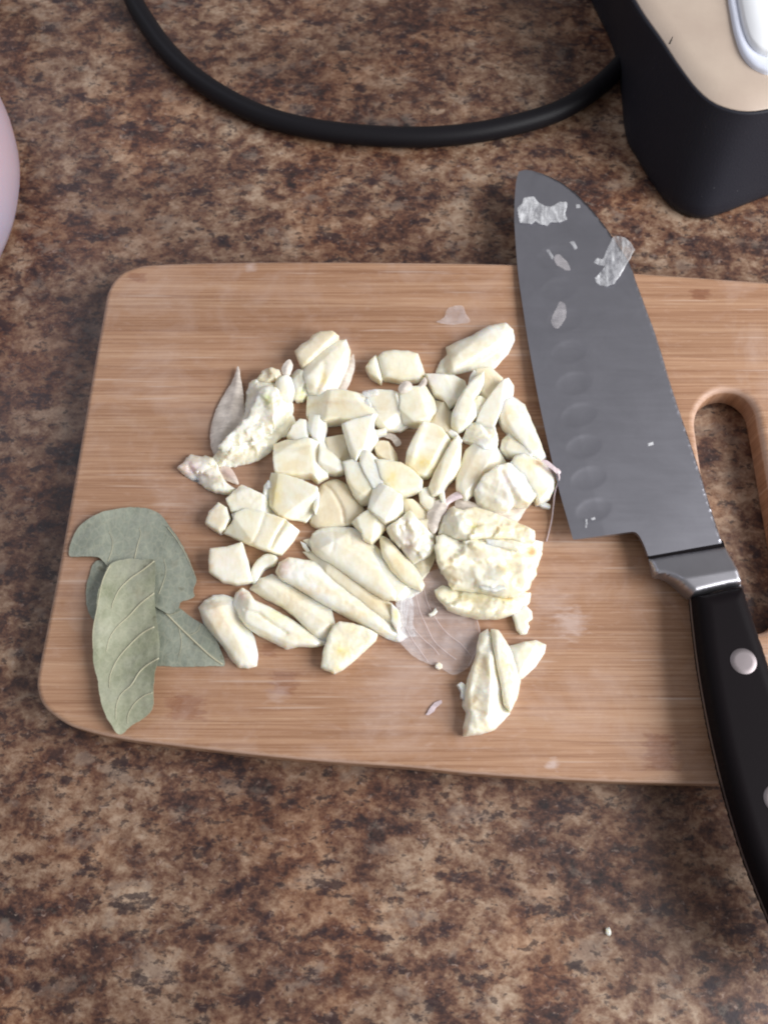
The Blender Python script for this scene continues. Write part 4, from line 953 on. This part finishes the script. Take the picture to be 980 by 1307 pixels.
def ringp(r, z): return np.stack([cc[0]+r*np.cos(t), cc[1]+r*np.sin(t), np.full(len(t), z)], -1)
prof = [(rb_*.97, .0006), (rb_*.995, .002), (rb_, .006)]
for k in range(1, 11):
    u = k/10; prof.append((rb_*(1-u) + (rt_+.0012)*u, .006 + (HT-.0072)*u))
for aa in (.5, 1.0, 1.57): prof.append((rt_ + .0012*math.cos(aa), HT - .0012 + .0012*math.sin(aa)))
prof += [(rt_-.0006, HT - .0002), (rt_-.001, HT-.002), (rt_-.006, HT-.002)]
V = np.vstack([ringp(r, z) for r, z in prof]); n = len(t); Fs = []
for k in range(len(prof)-1):
    for i in range(n): Fs.append([k*n+i, k*n+(i+1) % n, (k+1)*n+(i+1) % n, (k+1)*n+i])
Fs.append([(len(prof)-1)*n+i for i in range(n)]); Fs.append(list(range(n))[::-1])
kids = [link('housing', mesh(V, Fs), MAT['plastic'], aroot)]
pp = [(rt_-.0009, HT-.0018), (rt_-.0009, HT-.0004), (rt_-.0014, HT+.0001), (rt_*.80, HT+.0012), (rt_*.5, HT+.0022)]
V = np.vstack([ringp(r, z) for r, z in pp] + [[(*cc, HT+.0028)]]); Fs = []
for k in range(len(pp)-1):
    for i in range(n): Fs.append([k*n+i, k*n+(i+1) % n, (k+1)*n+(i+1) % n, (k+1)*n+i])
for i in range(n): Fs.append([(len(pp)-1)*n+i, (len(pp)-1)*n+(i+1) % n, len(pp)*n])
kids.append(link('top_panel', mesh(V, Fs), MAT['beige'], aroot))
# white inset with a pale blue rim
il = catmull([(929,-10),(933,18),(938,42),(946,64),(957,79),(970,87),(986,91),(1020,88),(1060,70),(1085,20),(1070,-80),(1010,-130),(950,-110),(930,-60)], 6)
iw = P(il[:, 0], il[:, 1], np.full(len(il), HT + .004))[:, :2]; ic = iw.mean(0); nI = len(iw)
def iring(s, z): p = ic + (iw-ic)*s; return np.c_[p, np.full(nI, z)]
def loft(rings, cap=True):
    V = np.vstack(rings); n_ = len(rings[0]); F_ = []
    ccw_ = (rings[0][:, 0]*np.roll(rings[0][:, 1], -1) - rings[0][:, 1]*np.roll(rings[0][:, 0], -1)).sum() > 0
    for k in range(len(rings)-1):
        for i in range(n_):
            f = [k*n_+i, k*n_+(i+1) % n_, (k+1)*n_+(i+1) % n_, (k+1)*n_+i]; F_.append(f if ccw_ else f[::-1])
    if cap:
        f = [(len(rings)-1)*n_+i for i in range(n_)]; F_.append(f if ccw_ else f[::-1])
    return mesh(V, F_)
kids.append(link('inset_rim', loft([iring(1.0, HT-.001), iring(1.0, HT+.003), iring(.985, HT+.0042), iring(.90, HT+.0045), iring(.80, HT+.0040), iring(.78, HT+.003)]), MAT['bluerim'], aroot))
kids.append(link('inset', loft([iring(.80, HT+.0035), iring(.785, HT+.006), iring(.74, HT+.0072), iring(.4, HT+.008)]), MAT['enamel'], aroot))
# hairline seam on the panel
q = catmull([(872,6),(866,24),(861,40),(854,56)], 5, False)
kids.append(link('seam', tube(P(q[:, 0], q[:, 1], np.full(len(q), HT+.0004)), .0003, 6), MAT['cord'], aroot))
adopt(aroot, kids)

def dish(name, label, cat, cx, cy, rpx, z, mat, depth, prof2=None):
    c = P(cx, cy, z); e = P(cx + rpx, cy, z); R_ = float(e[0]-c[0]); seg = 96
    prof = [(.45, .0005), (.47, 0.0), (.50, .0004), (.62, depth*.25), (.80, depth*.6), (.95, depth*.90), (.985, depth*.95), (.997, depth*.975), (1.0, depth), (.996, depth+.0018), (.985, depth+.0032), (.968, depth+.0038), (.950, depth+.0030), (.935, depth+.0008), (.915, depth*.95), (.75, depth*.55), (.5, depth*.18), (.2, .004), (0.001, .0038)]
    prof = prof2 or prof; V = []
    for r, zz in prof:
        for i in range(seg): a = 2*math.pi*i/seg; V.append((c[0]+R_*r*math.cos(a), c[1]+R_*r*math.sin(a), zz + .0004))
    F_ = []
    for k in range(len(prof)-1):
        for i in range(seg): F_.append([k*seg+i, k*seg+(i+1) % seg, (k+1)*seg+(i+1) % seg, (k+1)*seg+i])
    F_.append(list(range(seg))[::-1])
    o = link(name, mesh(V, F_), mat); tag(o, label, cat); return o
dish('bowl', 'pale pinkish-lavender upturned bowl, only its rounded right edge showing at the left side', 'bowl', -276, 228, 290, .028, MAT['glaze'], .045,
     [(.90, 0), (.955, .004), (.985, .012), (.998, .021), (1.0, .028), (.992, .036), (.97, .043), (.93, .050), (.86, .056), (.70, .061), (.4, .064), (.001, .065)])
dish('dish', 'pale bluish-white dish just peeking in at the top left corner', 'dish', -82, -22, 90, .03, MAT['bluerim'], .03)

# white crumb on the counter in front of the board
def crumb(x, y, r, label, mat='white'):
    me = bpy.data.meshes.new('m'); bm = bmesh.new(); bmesh.ops.create_icosphere(bm, subdivisions=2, radius=1)
    c = P(x, y, 0.0008)
    for v in bm.verts:
        k = 1 + .35*noise.noise(v.co*2 + Vector((x, y, 0))); v.co = Vector((c[0]+v.co.x*r*k, c[1]+v.co.y*r*1.3*k, max(.0001, c[2]+v.co.z*.0008)))
    bm.to_mesh(me); bm.free(); me.polygons.foreach_set('use_smooth', [True]*len(me.polygons))
    set_tint(me, np.ones((len(me.vertices), 3))); o = link('garlic_crumb', me, MAT[mat]); tag(o, label, 'garlic', GG)
crumb(776, 1189, .0013, 'white crumb of garlic lying on the counter in front of the board')
